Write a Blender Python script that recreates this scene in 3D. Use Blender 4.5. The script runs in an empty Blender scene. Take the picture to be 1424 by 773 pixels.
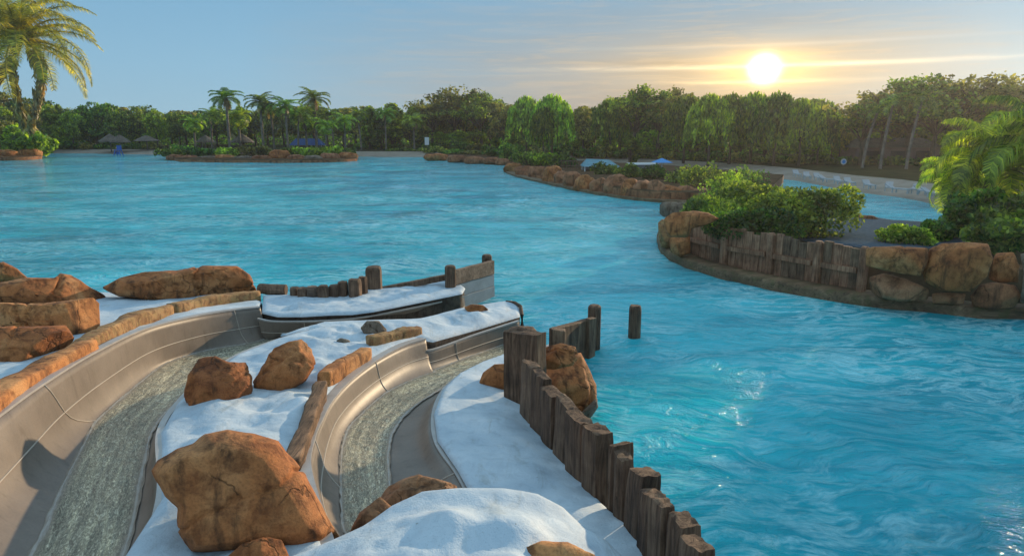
import bpy, math, random
import numpy as np
from mathutils import Vector, noise, geometry
R = math.radians
random.seed(7)
rng = np.random.default_rng(7)
sc = bpy.context.scene
col = sc.collection

# ---------------------------------------------------------------- camera
F = 950.0                      # focal length in photo pixels (1424 wide)
CH = 5.0                       # height above the water
PITCH = math.atan(206.5 / F)
cp, sp = math.cos(PITCH), math.sin(PITCH)
cam_d = bpy.data.cameras.new('camera')
cam = bpy.data.objects.new('camera', cam_d)
col.objects.link(cam)
cam_d.sensor_width = 36
cam_d.lens = 36 * F / 1424
cam_d.clip_start = 0.1
cam_d.clip_end = 6000
cam.location = (0, 0, CH)
cam.rotation_euler = (math.pi / 2 - PITCH, 0, 0)
sc.camera = cam


def ray(x, y):
    dx, dy = (x - 712) / F, (386.5 - y) / F
    return np.array([dx, cp + dy * sp, -sp + dy * cp])


def P(x, y, z=0.0):
    """world point at height z seen at photo position x, y"""
    d = ray(x, y)
    t = (z - CH) / d[2]
    return np.array([0, 0, CH]) + d * t


def PY(x, y, Y):
    """world point at ground distance Y"""
    d = ray(x, y)
    return np.array([0, 0, CH]) + d * (Y / d[1])


# ---------------------------------------------------------------- mesh helpers
def np_mesh(name, verts, faces, mat=None, smooth=False, mats=None, midx=None):
    """faces: int array (n,3)/(n,4) or a list of lists"""
    me = bpy.data.meshes.new(name)
    verts = np.asarray(verts, dtype=np.float32)
    if isinstance(faces, np.ndarray):
        n, k = faces.shape
        me.vertices.add(len(verts))
        me.vertices.foreach_set('co', verts.ravel())
        me.loops.add(n * k)
        me.loops.foreach_set('vertex_index', faces.astype(np.int32).ravel())
        me.polygons.add(n)
        me.polygons.foreach_set('loop_start', np.arange(0, n * k, k, dtype=np.int32))
        me.update(calc_edges=True)
        me.validate()
    else:
        me.from_pydata([tuple(map(float, v)) for v in verts], [], faces)
        me.update()
    if mat is not None:
        me.materials.append(mat)
    if smooth:
        me.polygons.foreach_set('use_smooth', [True] * len(me.polygons))
    return me


def tag(o, label=None, cat=None, group=None, kind=None):
    if label: o['label'] = label
    if cat: o['category'] = cat
    if group: o['group'] = group
    if kind: o['kind'] = kind
    return o


def link(name, me, loc=(0, 0, 0), parent=None):
    o = bpy.data.objects.new(name, me)
    o.location = loc
    col.objects.link(o)
    if parent is not None:
        o.parent = parent
    return o


def solid(name, verts, faces, mat, parent=None, smooth=False, base=None):
    """one mesh object from world coordinates; origin at base, or local to parent"""
    verts = np.asarray(verts, dtype=float)
    if parent is not None:
        b = WLOC[parent.name]
        me = np_mesh(name, verts - b, faces, mat, smooth)
        o = link(name, me, (0, 0, 0), parent)
        WLOC[o.name] = b
    else:
        if base is None:
            base = np.array([verts[:, 0].mean(), verts[:, 1].mean(), verts[:, 2].min()])
        base = np.asarray(base, dtype=float)
        me = np_mesh(name, verts - base, faces, mat, smooth)
        o = link(name, me, tuple(base))
        WLOC[o.name] = base
    return o


WLOC = {}


def empty(name, loc, label, cat, group=None):
    o = bpy.data.objects.new(name, None)
    o.empty_display_size = 0.2
    o.location = tuple(float(v) for v in loc)
    col.objects.link(o)
    WLOC[o.name] = np.array(loc, dtype=float)
    tag(o, label, cat, group)
    return o


def copy_tree(o, parent=None):
    c = o.copy()
    col.objects.link(c)
    c.parent = parent
    WLOC[c.name] = WLOC.get(o.name, np.zeros(3))
    for ch in list(o.children):
        copy_tree(ch, c)
    return c


class MB:
    """collects shapes in world coordinates"""
    def __init__(s): s.v, s.f = [], []
    def add(s, v, f):
        b = len(s.v)
        s.v += [tuple(map(float, p)) for p in v]
        s.f += [[int(i) + b for i in q] for q in f]
        return s
    def box(s, c, size, rz=0, rx=0, ry=0):
        from mathutils import Euler
        m = Euler((rx, ry, rz)).to_matrix()
        vs = []
        for i in range(8):
            p = Vector(((i & 1) - .5, ((i >> 1) & 1) - .5, ((i >> 2) & 1) - .5))
            p = Vector((p.x * size[0], p.y * size[1], p.z * size[2]))
            vs.append(m @ p + Vector(c))
        return s.add(vs, [[0, 2, 3, 1], [4, 5, 7, 6], [0, 1, 5, 4], [2, 6, 7, 3], [0, 4, 6, 2], [1, 3, 7, 5]])
    def tube(s, pts, rad, n=8, cap=True):
        v, f = tube(pts, rad, n, cap)
        return s.add(v, f)
    def build(s, name, mat, parent=None, smooth=False, base=None):
        return solid(name, s.v, s.f, mat, parent, smooth, base)


def tube(pts, rad, n=8, cap=True):
    pts = [np.asarray(p, float) for p in pts]
    if np.isscalar(rad): rad = [rad] * len(pts)
    v, f = [], []
    ref = np.array([0.3, 0.1, 1.0])
    for i, p in enumerate(pts):
        t = pts[min(i + 1, len(pts) - 1)] - pts[max(i - 1, 0)]
        t = t / (np.linalg.norm(t) + 1e-9)
        rr = ref if abs(t @ ref) / np.linalg.norm(ref) < .95 else np.array([1.0, 0, 0])
        a = np.cross(t, rr); a /= np.linalg.norm(a)
        b = np.cross(t, a)
        for k in range(n):
            an = 2 * math.pi * k / n
            v.append(p + rad[i] * (math.cos(an) * a + math.sin(an) * b))
    for i in range(len(pts) - 1):
        for k in range(n):
            k2 = (k + 1) % n
            f.append([i * n + k, i * n + k2, (i + 1) * n + k2, (i + 1) * n + k])
    if cap:
        f.append([k for k in range(n)][::-1])
        f.append([(len(pts) - 1) * n + k for k in range(n)])
    return v, f


def catmull(pts, n):
    """resample a polyline of any dimension smoothly to n points"""
    p = np.asarray(pts, float)
    m = len(p)
    q = np.vstack([2 * p[0] - p[1], p, 2 * p[-1] - p[-2]])
    u = np.linspace(0, m - 1, n)
    out = []
    for x in u:
        i = min(int(x), m - 2)
        t = x - i
        a, b, c, d = q[i], q[i + 1], q[i + 2], q[i + 3]
        out.append(0.5 * ((2 * b) + (c - a) * t + (2 * a - 5 * b + 4 * c - d) * t * t + (3 * b - 3 * c + d - a) * t ** 3))
    return np.array(out)


def resample(poly, step, closed=True):
    p = np.asarray(poly, float)
    if closed: p = np.vstack([p, p[:1]])
    out = []
    for a, b in zip(p[:-1], p[1:]):
        n = max(1, int(np.linalg.norm((b - a)[:2]) / step))
        for k in range(n):
            out.append(a + (b - a) * k / n)
    if not closed: out.append(p[-1])
    return np.array(out)


def fbm(p, s, octaves=4, seed=0.0):
    return noise.fractal(Vector((p[0] * s + seed, p[1] * s + seed * 1.7, p[2] * s - seed)), 0.8, 2.1, octaves)


# ---------------------------------------------------------------- materials
def mat(name):
    m = bpy.data.materials.new(name)
    m.use_nodes = True
    nt = m.node_tree
    b = nt.nodes['Principled BSDF']
    return m, nt, b


def nd(nt, typ, **kw):
    n = nt.nodes.new(typ)
    for k, v in kw.items():
        if k.startswith('i_'):
            key = k[2:].replace('_', ' ')
            n.inputs[int(key) if key.isdigit() else key].default_value = v
        else:
            setattr(n, k, v)
    return n


def ramp(nt, stops, fac=None):
    n = nt.nodes.new('ShaderNodeValToRGB')
    e = n.color_ramp.elements
    while len(e) > 1: e.remove(e[0])
    e[0].position = stops[0][0]; e[0].color = tuple(stops[0][1]) + (1,)
    for p, c in stops[1:]:
        q = e.new(p); q.color = tuple(c) + (1,)
    if fac is not None: nt.links.new(fac, n.inputs[0])
    return n


def coords(nt, scale=(1, 1, 1), kind='Object', rnd=True):
    tc = nt.nodes.new('ShaderNodeTexCoord')
    mp = nt.nodes.new('ShaderNodeMapping')
    mp.inputs['Scale'].default_value = scale
    nt.links.new(tc.outputs[kind], mp.inputs[0])
    if rnd:
        oi = nt.nodes.new('ShaderNodeObjectInfo')
        mu = nt.nodes.new('ShaderNodeVectorMath'); mu.operation = 'SCALE'
        mu.inputs[0].default_value = (37, 53, 71)
        nt.links.new(oi.outputs['Random'], mu.inputs['Scale'])
        nt.links.new(mu.outputs[0], mp.inputs['Location'])
    return mp.outputs[0]


def noise_tex(nt, vec, scale, detail=6, rough=.6, dist=0.0):
    n = nt.nodes.new('ShaderNodeTexNoise')
    n.inputs['Scale'].default_value = scale
    n.inputs['Detail'].default_value = detail
    n.inputs['Roughness'].default_value = rough
    n.inputs['Distortion'].default_value = dist
    nt.links.new(vec, n.inputs['Vector'])
    return n.outputs['Fac']


def mixc(nt, fac, a, b, mode='MIX'):
    n = nt.nodes.new('ShaderNodeMix'); n.data_type = 'RGBA'; n.blend_type = mode
    for s, v in ((n.inputs[0], fac), (n.inputs[6], a), (n.inputs[7], b)):
        if hasattr(v, 'links') or hasattr(v, 'is_linked'): nt.links.new(v, s)
        elif isinstance(v, (int, float)): s.default_value = v
        else: s.default_value = tuple(v) + (1,)
    return n.outputs[2]


def mth(nt, op, a, b=None, c=None, clamp=False):
    n = nt.nodes.new('ShaderNodeMath'); n.operation = op; n.use_clamp = clamp
    for i, v in enumerate((a, b, c)):
        if v is None: continue
        if isinstance(v, (int, float)): n.inputs[i].default_value = v
        else: nt.links.new(v, n.inputs[i])
    return n.outputs[0]


def bump(nt, h, strength=.5, dist=.05, normal=None):
    n = nt.nodes.new('ShaderNodeBump')
    n.inputs['Strength'].default_value = strength
    n.inputs['Distance'].default_value = dist
    nt.links.new(h, n.inputs['Height'])
    if normal is not None: nt.links.new(normal, n.inputs['Normal'])
    return n.outputs[0]


def mk_rock(name, c1, c2, c3, scale=1.0, dark=(0.03, 0.015, 0.008), moss=0.0):
    m, nt, b = mat(name)
    v = coords(nt)
    big = noise_tex(nt, v, .9 * scale, 5, .6, .4)
    med = noise_tex(nt, v, 5 * scale, 8, .65, .3)
    fine = noise_tex(nt, v, 42 * scale, 4, .6)
    base = ramp(nt, [(.3, c1), (.5, c2), (.68, c3)], big).outputs[0]
    spot = ramp(nt, [(.37, (.36, .29, .26)), (.53, (1, 1, 1)), (.72, (1.0, 1.0, 1.0))], med).outputs[0]
    c = mixc(nt, .75, base, spot, 'MULTIPLY')
    # streaky stains
    vs = coords(nt, (3.2 * scale, 3.2 * scale, .6 * scale))
    st = noise_tex(nt, vs, 1.3, 6, .65, .6)
    c = mixc(nt, ramp(nt, [(.52, (0, 0, 0)), (.66, (.75, .75, .75))], st).outputs[0], c, dark)
    sp = ramp(nt, [(.3, (.55, .5, .5)), (.5, (1, 1, 1)), (.7, (1.25, 1.2, 1.1))], fine).outputs[0]
    c = mixc(nt, .6, c, sp, 'MULTIPLY')
    # cracks
    vo = nd(nt, 'ShaderNodeTexVoronoi', feature='DISTANCE_TO_EDGE')
    vo.inputs['Scale'].default_value = 1.1 * scale
    wv = nt.nodes.new('ShaderNodeVectorMath'); wv.operation = 'ADD'
    nz = nt.nodes.new('ShaderNodeTexNoise'); nz.inputs['Scale'].default_value = 1.7 * scale; nz.inputs['Detail'].default_value = 5
    nt.links.new(v, nz.inputs['Vector'])
    nt.links.new(v, wv.inputs[0]); nt.links.new(nz.outputs['Color'], wv.inputs[1])
    nt.links.new(wv.outputs[0], vo.inputs['Vector'])
    cr = ramp(nt, [(0.0, (0, 0, 0)), (.02, (1, 1, 1))], vo.outputs['Distance']).outputs[0]
    gate = ramp(nt, [(.50, (0, 0, 0)), (.56, (1, 1, 1))], noise_tex(nt, v, 1.6 * scale, 2)).outputs[0]
    crk = mixc(nt, gate, cr, (1, 1, 1))
    c = mixc(nt, mth(nt, 'MULTIPLY_ADD', crk, -.6, .6), c, (0.035, 0.016, 0.008))
    if moss:
        ms = ramp(nt, [(.48, (0, 0, 0)), (.6, (moss, moss, moss))], noise_tex(nt, v, 7, 7, .7)).outputs[0]
        c = mixc(nt, ms, c, (.34, .235, .095))
    nt.links.new(c, b.inputs['Base Color'])
    b.inputs['Roughness'].default_value = .82
    b.inputs['Specular IOR Level'].default_value = .3
    h = mth(nt, 'ADD', mth(nt, 'MULTIPLY', med, .5), mth(nt, 'MULTIPLY', fine, .22))
    h = mth(nt, 'ADD', h, mth(nt, 'MULTIPLY', crk, .35))
    nt.links.new(bump(nt, h, .75, .055 / scale), b.inputs['Normal'])
    return m


def mk_wood(name, c1, c2, scale=1.0, axis=2, green=0.0):
    m, nt, b = mat(name)
    sv = [9.0 * scale] * 3; sv[axis] = .7 * scale
    v = coords(nt, tuple(sv))
    g = noise_tex(nt, v, 1.5, 8, .7, 1.2)
    v2 = coords(nt)
    blot = noise_tex(nt, v2, 2.3 * scale, 5, .6)
    base = ramp(nt, [(.32, tuple(x * .25 for x in c1)), (.45, c1), (.62, c2), (.75, tuple(min(1, x * 1.25) for x in c2))], g).outputs[0]
    c = mixc(nt, .7, base, ramp(nt, [(.35, (.4, .36, .33)), (.6, (1.15, 1.1, 1.05))], blot).outputs[0], 'MULTIPLY')
    if green:
        gm = ramp(nt, [(.5, (0, 0, 0)), (.62, (green, green, green))], noise_tex(nt, v2, 4, 6)).outputs[0]
        c = mixc(nt, gm, c, (.09, .085, .03))
    nt.links.new(c, b.inputs['Base Color'])
    b.inputs['Roughness'].default_value = .78
    b.inputs['Specular IOR Level'].default_value = .3
    nt.links.new(bump(nt, g, .9, .03), b.inputs['Normal'])
    return m


def mk_plain(name, c, rough=.6, var=.25, sc_=6.0, spec=.4, bmp=.1):
    m, nt, b = mat(name)
    v = coords(nt)
    n1 = noise_tex(nt, v, sc_, 6, .6)
    lo, hi = tuple(x * (1 - var) for x in c), tuple(min(1, x * (1 + var)) for x in c)
    nt.links.new(ramp(nt, [(.3, lo), (.7, hi)], n1).outputs[0], b.inputs['Base Color'])
    b.inputs['Roughness'].default_value = rough
    b.inputs['Specular IOR Level'].default_value = spec
    nt.links.new(bump(nt, n1, bmp, .02), b.inputs['Normal'])
    return m


def mk_leaf(name, c1, c2, c3, trans=.45, hue=.03):
    """leaf colour varies from leaf to leaf and from plant to plant"""
    m, nt, b = mat(name)
    nt.nodes.remove(b)
    out = nt.nodes['Material Output']
    ge = nt.nodes.new('ShaderNodeNewGeometry')
    oi = nt.nodes.new('ShaderNodeObjectInfo')
    c = ramp(nt, [(0, c1), (.5, c2), (.93, c3), (1.0, tuple(min(1, x * 1.3) for x in c3))], ge.outputs['Random Per Island']).outputs[0]
    hs = nt.nodes.new('ShaderNodeHueSaturation')
    nt.links.new(c, hs.inputs['Color'])
    nt.links.new(mth(nt, 'MULTIPLY_ADD', oi.outputs['Random'], hue * 2, .5 - hue), hs.inputs['Hue'])
    sep = mth(nt, 'FRACT', mth(nt, 'MULTIPLY', oi.outputs['Random'], 17.3))
    nt.links.new(mth(nt, 'MULTIPLY_ADD', sep, 1.0, 1.25), hs.inputs['Value'])
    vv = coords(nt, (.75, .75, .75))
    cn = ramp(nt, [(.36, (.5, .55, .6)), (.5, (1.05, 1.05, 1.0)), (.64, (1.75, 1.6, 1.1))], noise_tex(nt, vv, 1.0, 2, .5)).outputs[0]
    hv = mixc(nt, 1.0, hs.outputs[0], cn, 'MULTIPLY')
    class _O: outputs = [hv]
    hs = _O
    d = nt.nodes.new('ShaderNodeBsdfDiffuse'); t = nt.nodes.new('ShaderNodeBsdfTranslucent')
    g = nt.nodes.new('ShaderNodeBsdfGlossy'); g.inputs['Roughness'].default_value = .45
    g.inputs['Color'].default_value = (.5, .5, .5, 1)
    nt.links.new(hs.outputs[0], d.inputs['Color'])
    yl = mixc(nt, 1.0, hs.outputs[0], (1.35, 1.5, .45), 'MULTIPLY')
    nt.links.new(yl, t.inputs['Color'])
    mx = nt.nodes.new('ShaderNodeMixShader'); mx.inputs[0].default_value = trans
    nt.links.new(d.outputs[0], mx.inputs[1]); nt.links.new(t.outputs[0], mx.inputs[2])
    mg = nt.nodes.new('ShaderNodeMixShader'); mg.inputs[0].default_value = .05
    nt.links.new(mx.outputs[0], mg.inputs[1]); nt.links.new(g.outputs[0], mg.inputs[2])
    nt.links.new(mg.outputs[0], out.inputs['Surface'])
    return m


def mk_snow():
    m, nt, b = mat('white_textured_plaster')
    v = coords(nt, rnd=False)
    big = noise_tex(nt, v, 1.1, 5, .6, .5)
    fine = noise_tex(nt, v, 55, 3, .6)
    med = noise_tex(nt, v, 6, 6, .6, .4)
    c = ramp(nt, [(.3, (.38, .47, .55)), (.52, (.50, .585, .65)), (.7, (.62, .67, .71))], big).outputs[0]
    c = mixc(nt, .5, c, ramp(nt, [(.3, (.72, .74, .76)), (.5, (1, 1, 1))], med).outputs[0], 'MULTIPLY')
    c = mixc(nt, .5, c, ramp(nt, [(.28, (.5, .55, .6)), (.42, (1, 1, 1))], fine).outputs[0], 'MULTIPLY')
    grime = noise_tex(nt, coords(nt, (2.2, .7, 1), rnd=False), 1.7, 7, .7, 1.0)
    c = mixc(nt, .55, c, ramp(nt, [(.56, (1, 1, 1)), (.70, (.66, .62, .55))], grime).outputs[0], 'MULTIPLY')
    speck = ramp(nt, [(.70, (1, 1, 1)), (.76, (.45, .38, .3))], noise_tex(nt, v, 21, 3, .6)).outputs[0]
    c = mixc(nt, .8, c, speck, 'MULTIPLY')
    nt.links.new(c, b.inputs['Base Color'])
    b.inputs['Roughness'].default_value = .7
    b.inputs['Specular IOR Level'].default_value = .35
    h = mth(nt, 'ADD', mth(nt, 'MULTIPLY', med, 1.0), mth(nt, 'MULTIPLY', fine, .25))
    nt.links.new(bump(nt, h, .42, .045), b.inputs['Normal'])
    return m


def mk_water():
    m, nt, b = mat('pool_water')
    tc = nt.nodes.new('ShaderNodeTexCoord')
    # warp field for swirling ripples
    w = nt.nodes.new('ShaderNodeTexNoise'); w.inputs['Scale'].default_value = .32; w.inputs['Detail'].default_value = 3
    nt.links.new(tc.outputs['Object'], w.inputs['Vector'])
    sub = nt.nodes.new('ShaderNodeVectorMath'); sub.operation = 'SUBTRACT'; sub.inputs[1].default_value = (.5, .5, .5)
    nt.links.new(w.outputs['Color'], sub.inputs[0])
    scl = nt.nodes.new('ShaderNodeVectorMath'); scl.operation = 'SCALE'; scl.inputs['Scale'].default_value = 2.4
    nt.links.new(sub.outputs[0], scl.inputs[0])
    add = nt.nodes.new('ShaderNodeVectorMath'); add.operation = 'ADD'
    nt.links.new(tc.outputs['Object'], add.inputs[0]); nt.links.new(scl.outputs[0], add.inputs[1])
    mp = nt.nodes.new('ShaderNodeMapping'); mp.inputs['Scale'].default_value = (.55, 1.5, 1); mp.inputs['Rotation'].default_value = (0, 0, R(22))
    nt.links.new(add.outputs[0], mp.inputs[0])
    wv = mp.outputs[0]
    r1 = noise_tex(nt, wv, 1.5, 5, .62, .5)
    r2 = noise_tex(nt, wv, 5.5, 4, .6, .6)
    # ridged streaks: foam, plus sky reflections painted in as pale colour
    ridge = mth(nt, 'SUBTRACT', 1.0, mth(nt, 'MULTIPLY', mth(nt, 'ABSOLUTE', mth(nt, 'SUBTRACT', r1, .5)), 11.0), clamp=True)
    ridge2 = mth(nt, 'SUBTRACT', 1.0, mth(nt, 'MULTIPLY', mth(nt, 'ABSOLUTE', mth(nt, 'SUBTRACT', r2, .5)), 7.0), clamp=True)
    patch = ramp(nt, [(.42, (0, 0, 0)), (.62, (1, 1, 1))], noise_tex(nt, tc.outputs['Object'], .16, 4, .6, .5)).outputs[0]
    large = noise_tex(nt, tc.outputs['Object'], .055, 5, .6)
    hs = coords(nt, (.10, .42, 1), rnd=False)
    hor = noise_tex(nt, hs, 1.0, 6, .65, .8)
    lf_ = mth(nt, 'ADD', mth(nt, 'MULTIPLY', large, .45), mth(nt, 'MULTIPLY', hor, .55))
    base = ramp(nt, [(.35, (.001, .16, .22)), (.44, (.001, .30, .40)), (.53, (.004, .46, .56)), (.64, (.06, .66, .76))], lf_).outputs[0]
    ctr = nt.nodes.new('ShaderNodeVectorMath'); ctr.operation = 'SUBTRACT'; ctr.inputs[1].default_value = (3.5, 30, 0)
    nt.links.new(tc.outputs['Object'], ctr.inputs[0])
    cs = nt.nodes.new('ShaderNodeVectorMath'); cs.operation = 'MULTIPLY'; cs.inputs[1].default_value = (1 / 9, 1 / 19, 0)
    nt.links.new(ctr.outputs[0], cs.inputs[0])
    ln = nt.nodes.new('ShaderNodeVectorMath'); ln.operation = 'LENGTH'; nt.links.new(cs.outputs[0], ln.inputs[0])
    glare = ramp(nt, [(0, (.5, .5, .5)), (1.0, (0, 0, 0))], ln.outputs['Value']).outputs[0]  # pale sun glare on the channel, painted into the water colour
    base = mixc(nt, mth(nt, 'MULTIPLY', glare, mth(nt, 'MULTIPLY_ADD', hor, 1.6, .1), clamp=True), base, (.20, .68, .80))
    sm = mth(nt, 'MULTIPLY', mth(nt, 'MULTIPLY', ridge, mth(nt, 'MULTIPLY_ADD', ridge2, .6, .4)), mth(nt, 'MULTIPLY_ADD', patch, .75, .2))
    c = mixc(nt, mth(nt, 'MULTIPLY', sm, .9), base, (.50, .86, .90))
    nt.links.new(c, b.inputs['Base Color'])
    b.inputs['Roughness'].default_value = .10
    b.inputs['IOR'].default_value = 1.33
    b.inputs['Specular IOR Level'].default_value = .36
    h = mth(nt, 'ADD', mth(nt, 'MULTIPLY', r1, 1.0), mth(nt, 'MULTIPLY', r2, .35))
    nt.links.new(bump(nt, h, .7, .24), b.inputs['Normal'])
    return m


def mk_flume():
    m, nt, b = mat('slide_fibreglass')
    v = coords(nt)
    n = noise_tex(nt, v, 1.4, 5, .6)
    f = noise_tex(nt, v, 30, 3, .6)
    c = ramp(nt, [(.3, (.165, .132, .108)), (.7, (.24, .195, .16))], n).outputs[0]
    c = mixc(nt, .35, c, ramp(nt, [(.3, (.75, .75, .75)), (.6, (1, 1, 1))], f).outputs[0], 'MULTIPLY')
    drip = noise_tex(nt, coords(nt, (4.5, 4.5, .8)), 1.6, 6, .65, .4)
    c = mixc(nt, .8, c, ramp(nt, [(.32, (.78, .76, .72)), (.45, (1, 1, 1)), (.62, (1.02, 1.0, .98)), (.74, (1.25, 1.2, 1.12))], drip).outputs[0], 'MULTIPLY')
    nt.links.new(c, b.inputs['Base Color'])
    b.inputs['Roughness'].default_value = .46
    b.inputs['Specular IOR Level'].default_value = .3
    nt.links.new(bump(nt, n, .15, .05), b.inputs['Normal'])
    return m


def mk_slide_water():
    m, nt, b = mat('slide_water')
    at = nt.nodes.new('ShaderNodeAttribute'); at.attribute_name = 'flow'
    sp_ = nt.nodes.new('ShaderNodeSeparateXYZ'); nt.links.new(at.outputs['Vector'], sp_.inputs[0])
    mp = nt.nodes.new('ShaderNodeMapping'); mp.inputs['Scale'].default_value = (1.0, 1.7, 1); nt.links.new(at.outputs['Vector'], mp.inputs[0])
    v = mp.outputs[0]
    n1 = noise_tex(nt, v, 9, 6, .68, 1.8)
    n2 = noise_tex(nt, v, 34, 4, .6, 1.2)
    mp3 = nt.nodes.new('ShaderNodeMapping'); mp3.inputs['Scale'].default_value = (.35, 3.2, 1); nt.links.new(at.outputs['Vector'], mp3.inputs[0])
    n3 = noise_tex(nt, mp3.outputs[0], 2.2, 6, .65, .8)
    c = ramp(nt, [(.36, (.17, .155, .12)), (.47, (.28, .26, .195)), (.55, (.43, .40, .30)), (.66, (.80, .75, .58))], n1).outputs[0]
    c = mixc(nt, .45, c, ramp(nt, [(.35, (.6, .6, .6)), (.6, (1.25, 1.25, 1.2))], n2).outputs[0], 'MULTIPLY')
    c = mixc(nt, .9, c, ramp(nt, [(.36, (.6, .62, .62)), (.5, (1, 1, 1)), (.66, (1.6, 1.55, 1.4))], n3).outputs[0], 'MULTIPLY')
    ed = mth(nt, 'POWER', sp_.outputs[2], 3.0)
    thin = ramp(nt, [(.42, (0, 0, 0)), (.62, (1, 1, 1))], mth(nt, 'MULTIPLY_ADD', n3, .5, mth(nt, 'MULTIPLY', ed, .5))).outputs[0]
    c = mixc(nt, thin, c, (.25, .215, .175))
    line = ramp(nt, [(.86, (0, 0, 0)), (.92, (.6, .6, .6)), (.97, (0, 0, 0))], mth(nt, 'ADD', sp_.outputs[2], mth(nt, 'MULTIPLY_ADD', n3, .3, -.15))).outputs[0]
    c = mixc(nt, line, c, (.62, .62, .58))
    nt.links.new(c, b.inputs['Base Color'])
    b.inputs['Roughness'].default_value = .15
    b.inputs['IOR'].default_value = 1.33
    h = mth(nt, 'ADD', n1, mth(nt, 'MULTIPLY', n2, .35))
    nt.links.new(bump(nt, h, .55, .04), b.inputs['Normal'])
    return m


M = {
    'rock': mk_rock('orange_rock', (.25, .080, .028), (.43, .155, .05), (.53, .25, .10)),
    'rock_gold': mk_rock('golden_rock', (.34, .125, .04), (.52, .22, .075), (.62, .33, .14)),
    'rock_moss': mk_rock('mossy_stone', (.24, .125, .055), (.38, .20, .085), (.46, .28, .13), 1.6, moss=.55),
    'rock_far': mk_rock('red_rock', (.22, .085, .04), (.36, .15, .07), (.44, .21, .11), .6),
    'rock_brown': mk_rock('red_brown_rock', (.17, .075, .035), (.27, .13, .06), (.36, .2, .11), 1.4),
    'rock_grey': mk_rock('grey_brown_rock', (.14, .11, .085), (.22, .165, .12), (.3, .23, .16)),
    'wood': mk_wood('weathered_dark_wood', (.10, .055, .034), (.21, .128, .08)),
    'wood_lt': mk_wood('weathered_brown_wood', (.14, .082, .052), (.26, .165, .105)),
    'wood_grey': mk_wood('grey_brown_timber', (.15, .10, .072), (.29, .205, .15), 1.0, 0),
    'wood_isl': mk_wood('reddish_brown_timber', (.25, .12, .07), (.43, .235, .145)),
    'lounger': mk_plain('grey_white_mesh', (.36, .36, .37), .8, .1, 4),
    'wood_log': mk_wood('bare_log_wood', (.15, .09, .055), (.28, .17, .10), 1.0, 1),
    'kerb': mk_wood('stained_kerb_concrete', (.15, .095, .055), (.26, .17, .10), .6, 0, green=.6),
    'snow': mk_snow(),
    'band': mk_rock('dark_brown_concrete', (.05, .035, .028), (.085, .06, .045), (.12, .085, .06), 2),
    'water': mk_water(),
    'flume': mk_flume(),
    'flange': mk_plain('slide_rim_coat', (.40, .37, .345), .4, .12, 5),
    'seam': mk_plain('slide_seam_sealant', (.42, .36, .30), .5, .1, 5),
    'swater': mk_slide_water(),
    'bluegrey': mk_plain('grey_concrete', (.22, .25, .27), .7, .15, 3, .3, .2),
    'soil': mk_plain('planting_soil', (.10, .065, .04), .95, .4, 1.2, 0.0, .5),
    'litter': mk_plain('dark_leaf_litter', (.045, .045, .022), .95, .5, .6, 0.0, .5),  # dark ground colour for the inland strip under the trees
    'path': mk_plain('grey_gravel_path', (.085, .115, .145), .95, .25, 9, 0.0, .5),
    'sand': mk_plain('beach_sand', (.30, .255, .21), .95, .2, .8, 0.0, .3),
    'thatch': mk_wood('grey_thatch', (.10, .08, .065), (.18, .15, .125), .5),
    'white': mk_plain('white_paint', (.72, .72, .72), .5, .06, 4),
    'blue': mk_plain('blue_paint', (.02, .12, .45), .5, .1, 4),
    'tent_blue': mk_plain('deep_blue_canvas', (.02, .07, .22), .8, .1, 4),
    'bluecloth': mk_plain('bright_blue_canvas', (.05, .27, .62), .7, .1, 4),
    'teal': mk_plain('teal_roof_sheet', (.10, .25, .31), .5, .15, 2),
    'plaster': mk_plain('pinkish_brown_plaster', (.30, .19, .16), .9, .2, 1.5),
    'darkwin': mk_plain('dark_opening', (.02, .02, .022), .3, .2, 2),
    'trunk': mk_wood('grey_palm_bark', (.16, .135, .115), (.30, .26, .22), 1.0),
    'trunk_dark': mk_wood('brown_bark', (.085, .06, .045), (.17, .125, .09), 1.0),
    'trunk_red': mk_wood('reddish_palm_bark', (.15, .06, .03), (.33, .16, .075), 1.0),
    'yellow': mk_plain('pale_yellow_vinyl', (.68, .7, .25), .5, .1, 3),
    'leaf_dark': mk_leaf('dark_green_leaves', (.014, .036, .010), (.035, .085, .018), (.09, .16, .03), hue=.015),
    'leaf_mid': mk_leaf('mid_green_leaves', (.022, .048, .012), (.065, .105, .024), (.17, .20, .04), hue=.02),
    'leaf_yel': mk_leaf('yellow_green_leaves', (.05, .09, .014), (.13, .19, .03), (.28, .33, .05), hue=.02),
    'leaf_lime': mk_leaf('lime_green_leaves', (.04, .08, .012), (.11, .18, .022), (.26, .32, .045), hue=.015),
    'leaf_olive': mk_leaf('olive_brown_leaves', (.06, .06, .022), (.12, .115, .04), (.22, .19, .07), hue=.015),
    'leaf_palm': mk_leaf('palm_leaflets', (.04, .075, .018), (.085, .135, .03), (.16, .21, .045)),
    'leaf_gold': mk_leaf('golden_palm_leaflets', (.13, .105, .02), (.24, .19, .032), (.38, .28, .05), .5, hue=.01),
    'dead': mk_leaf('dead_frond', (.10, .07, .035), (.19, .13, .06), (.27, .2, .1), .2),
}
# ---------------------------------------------------------------- rocks
_ico = {}


def ico(n):
    if n not in _ico:
        import bmesh
        bm = bmesh.new()
        bmesh.ops.create_icosphere(bm, subdivisions=n, radius=1)
        v = np.array([tuple(q.co) for q in bm.verts])
        f = np.array([[q.index for q in p.verts] for p in bm.faces])
        bm.free()
        _ico[n] = (v, f)
    return _ico[n]


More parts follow.
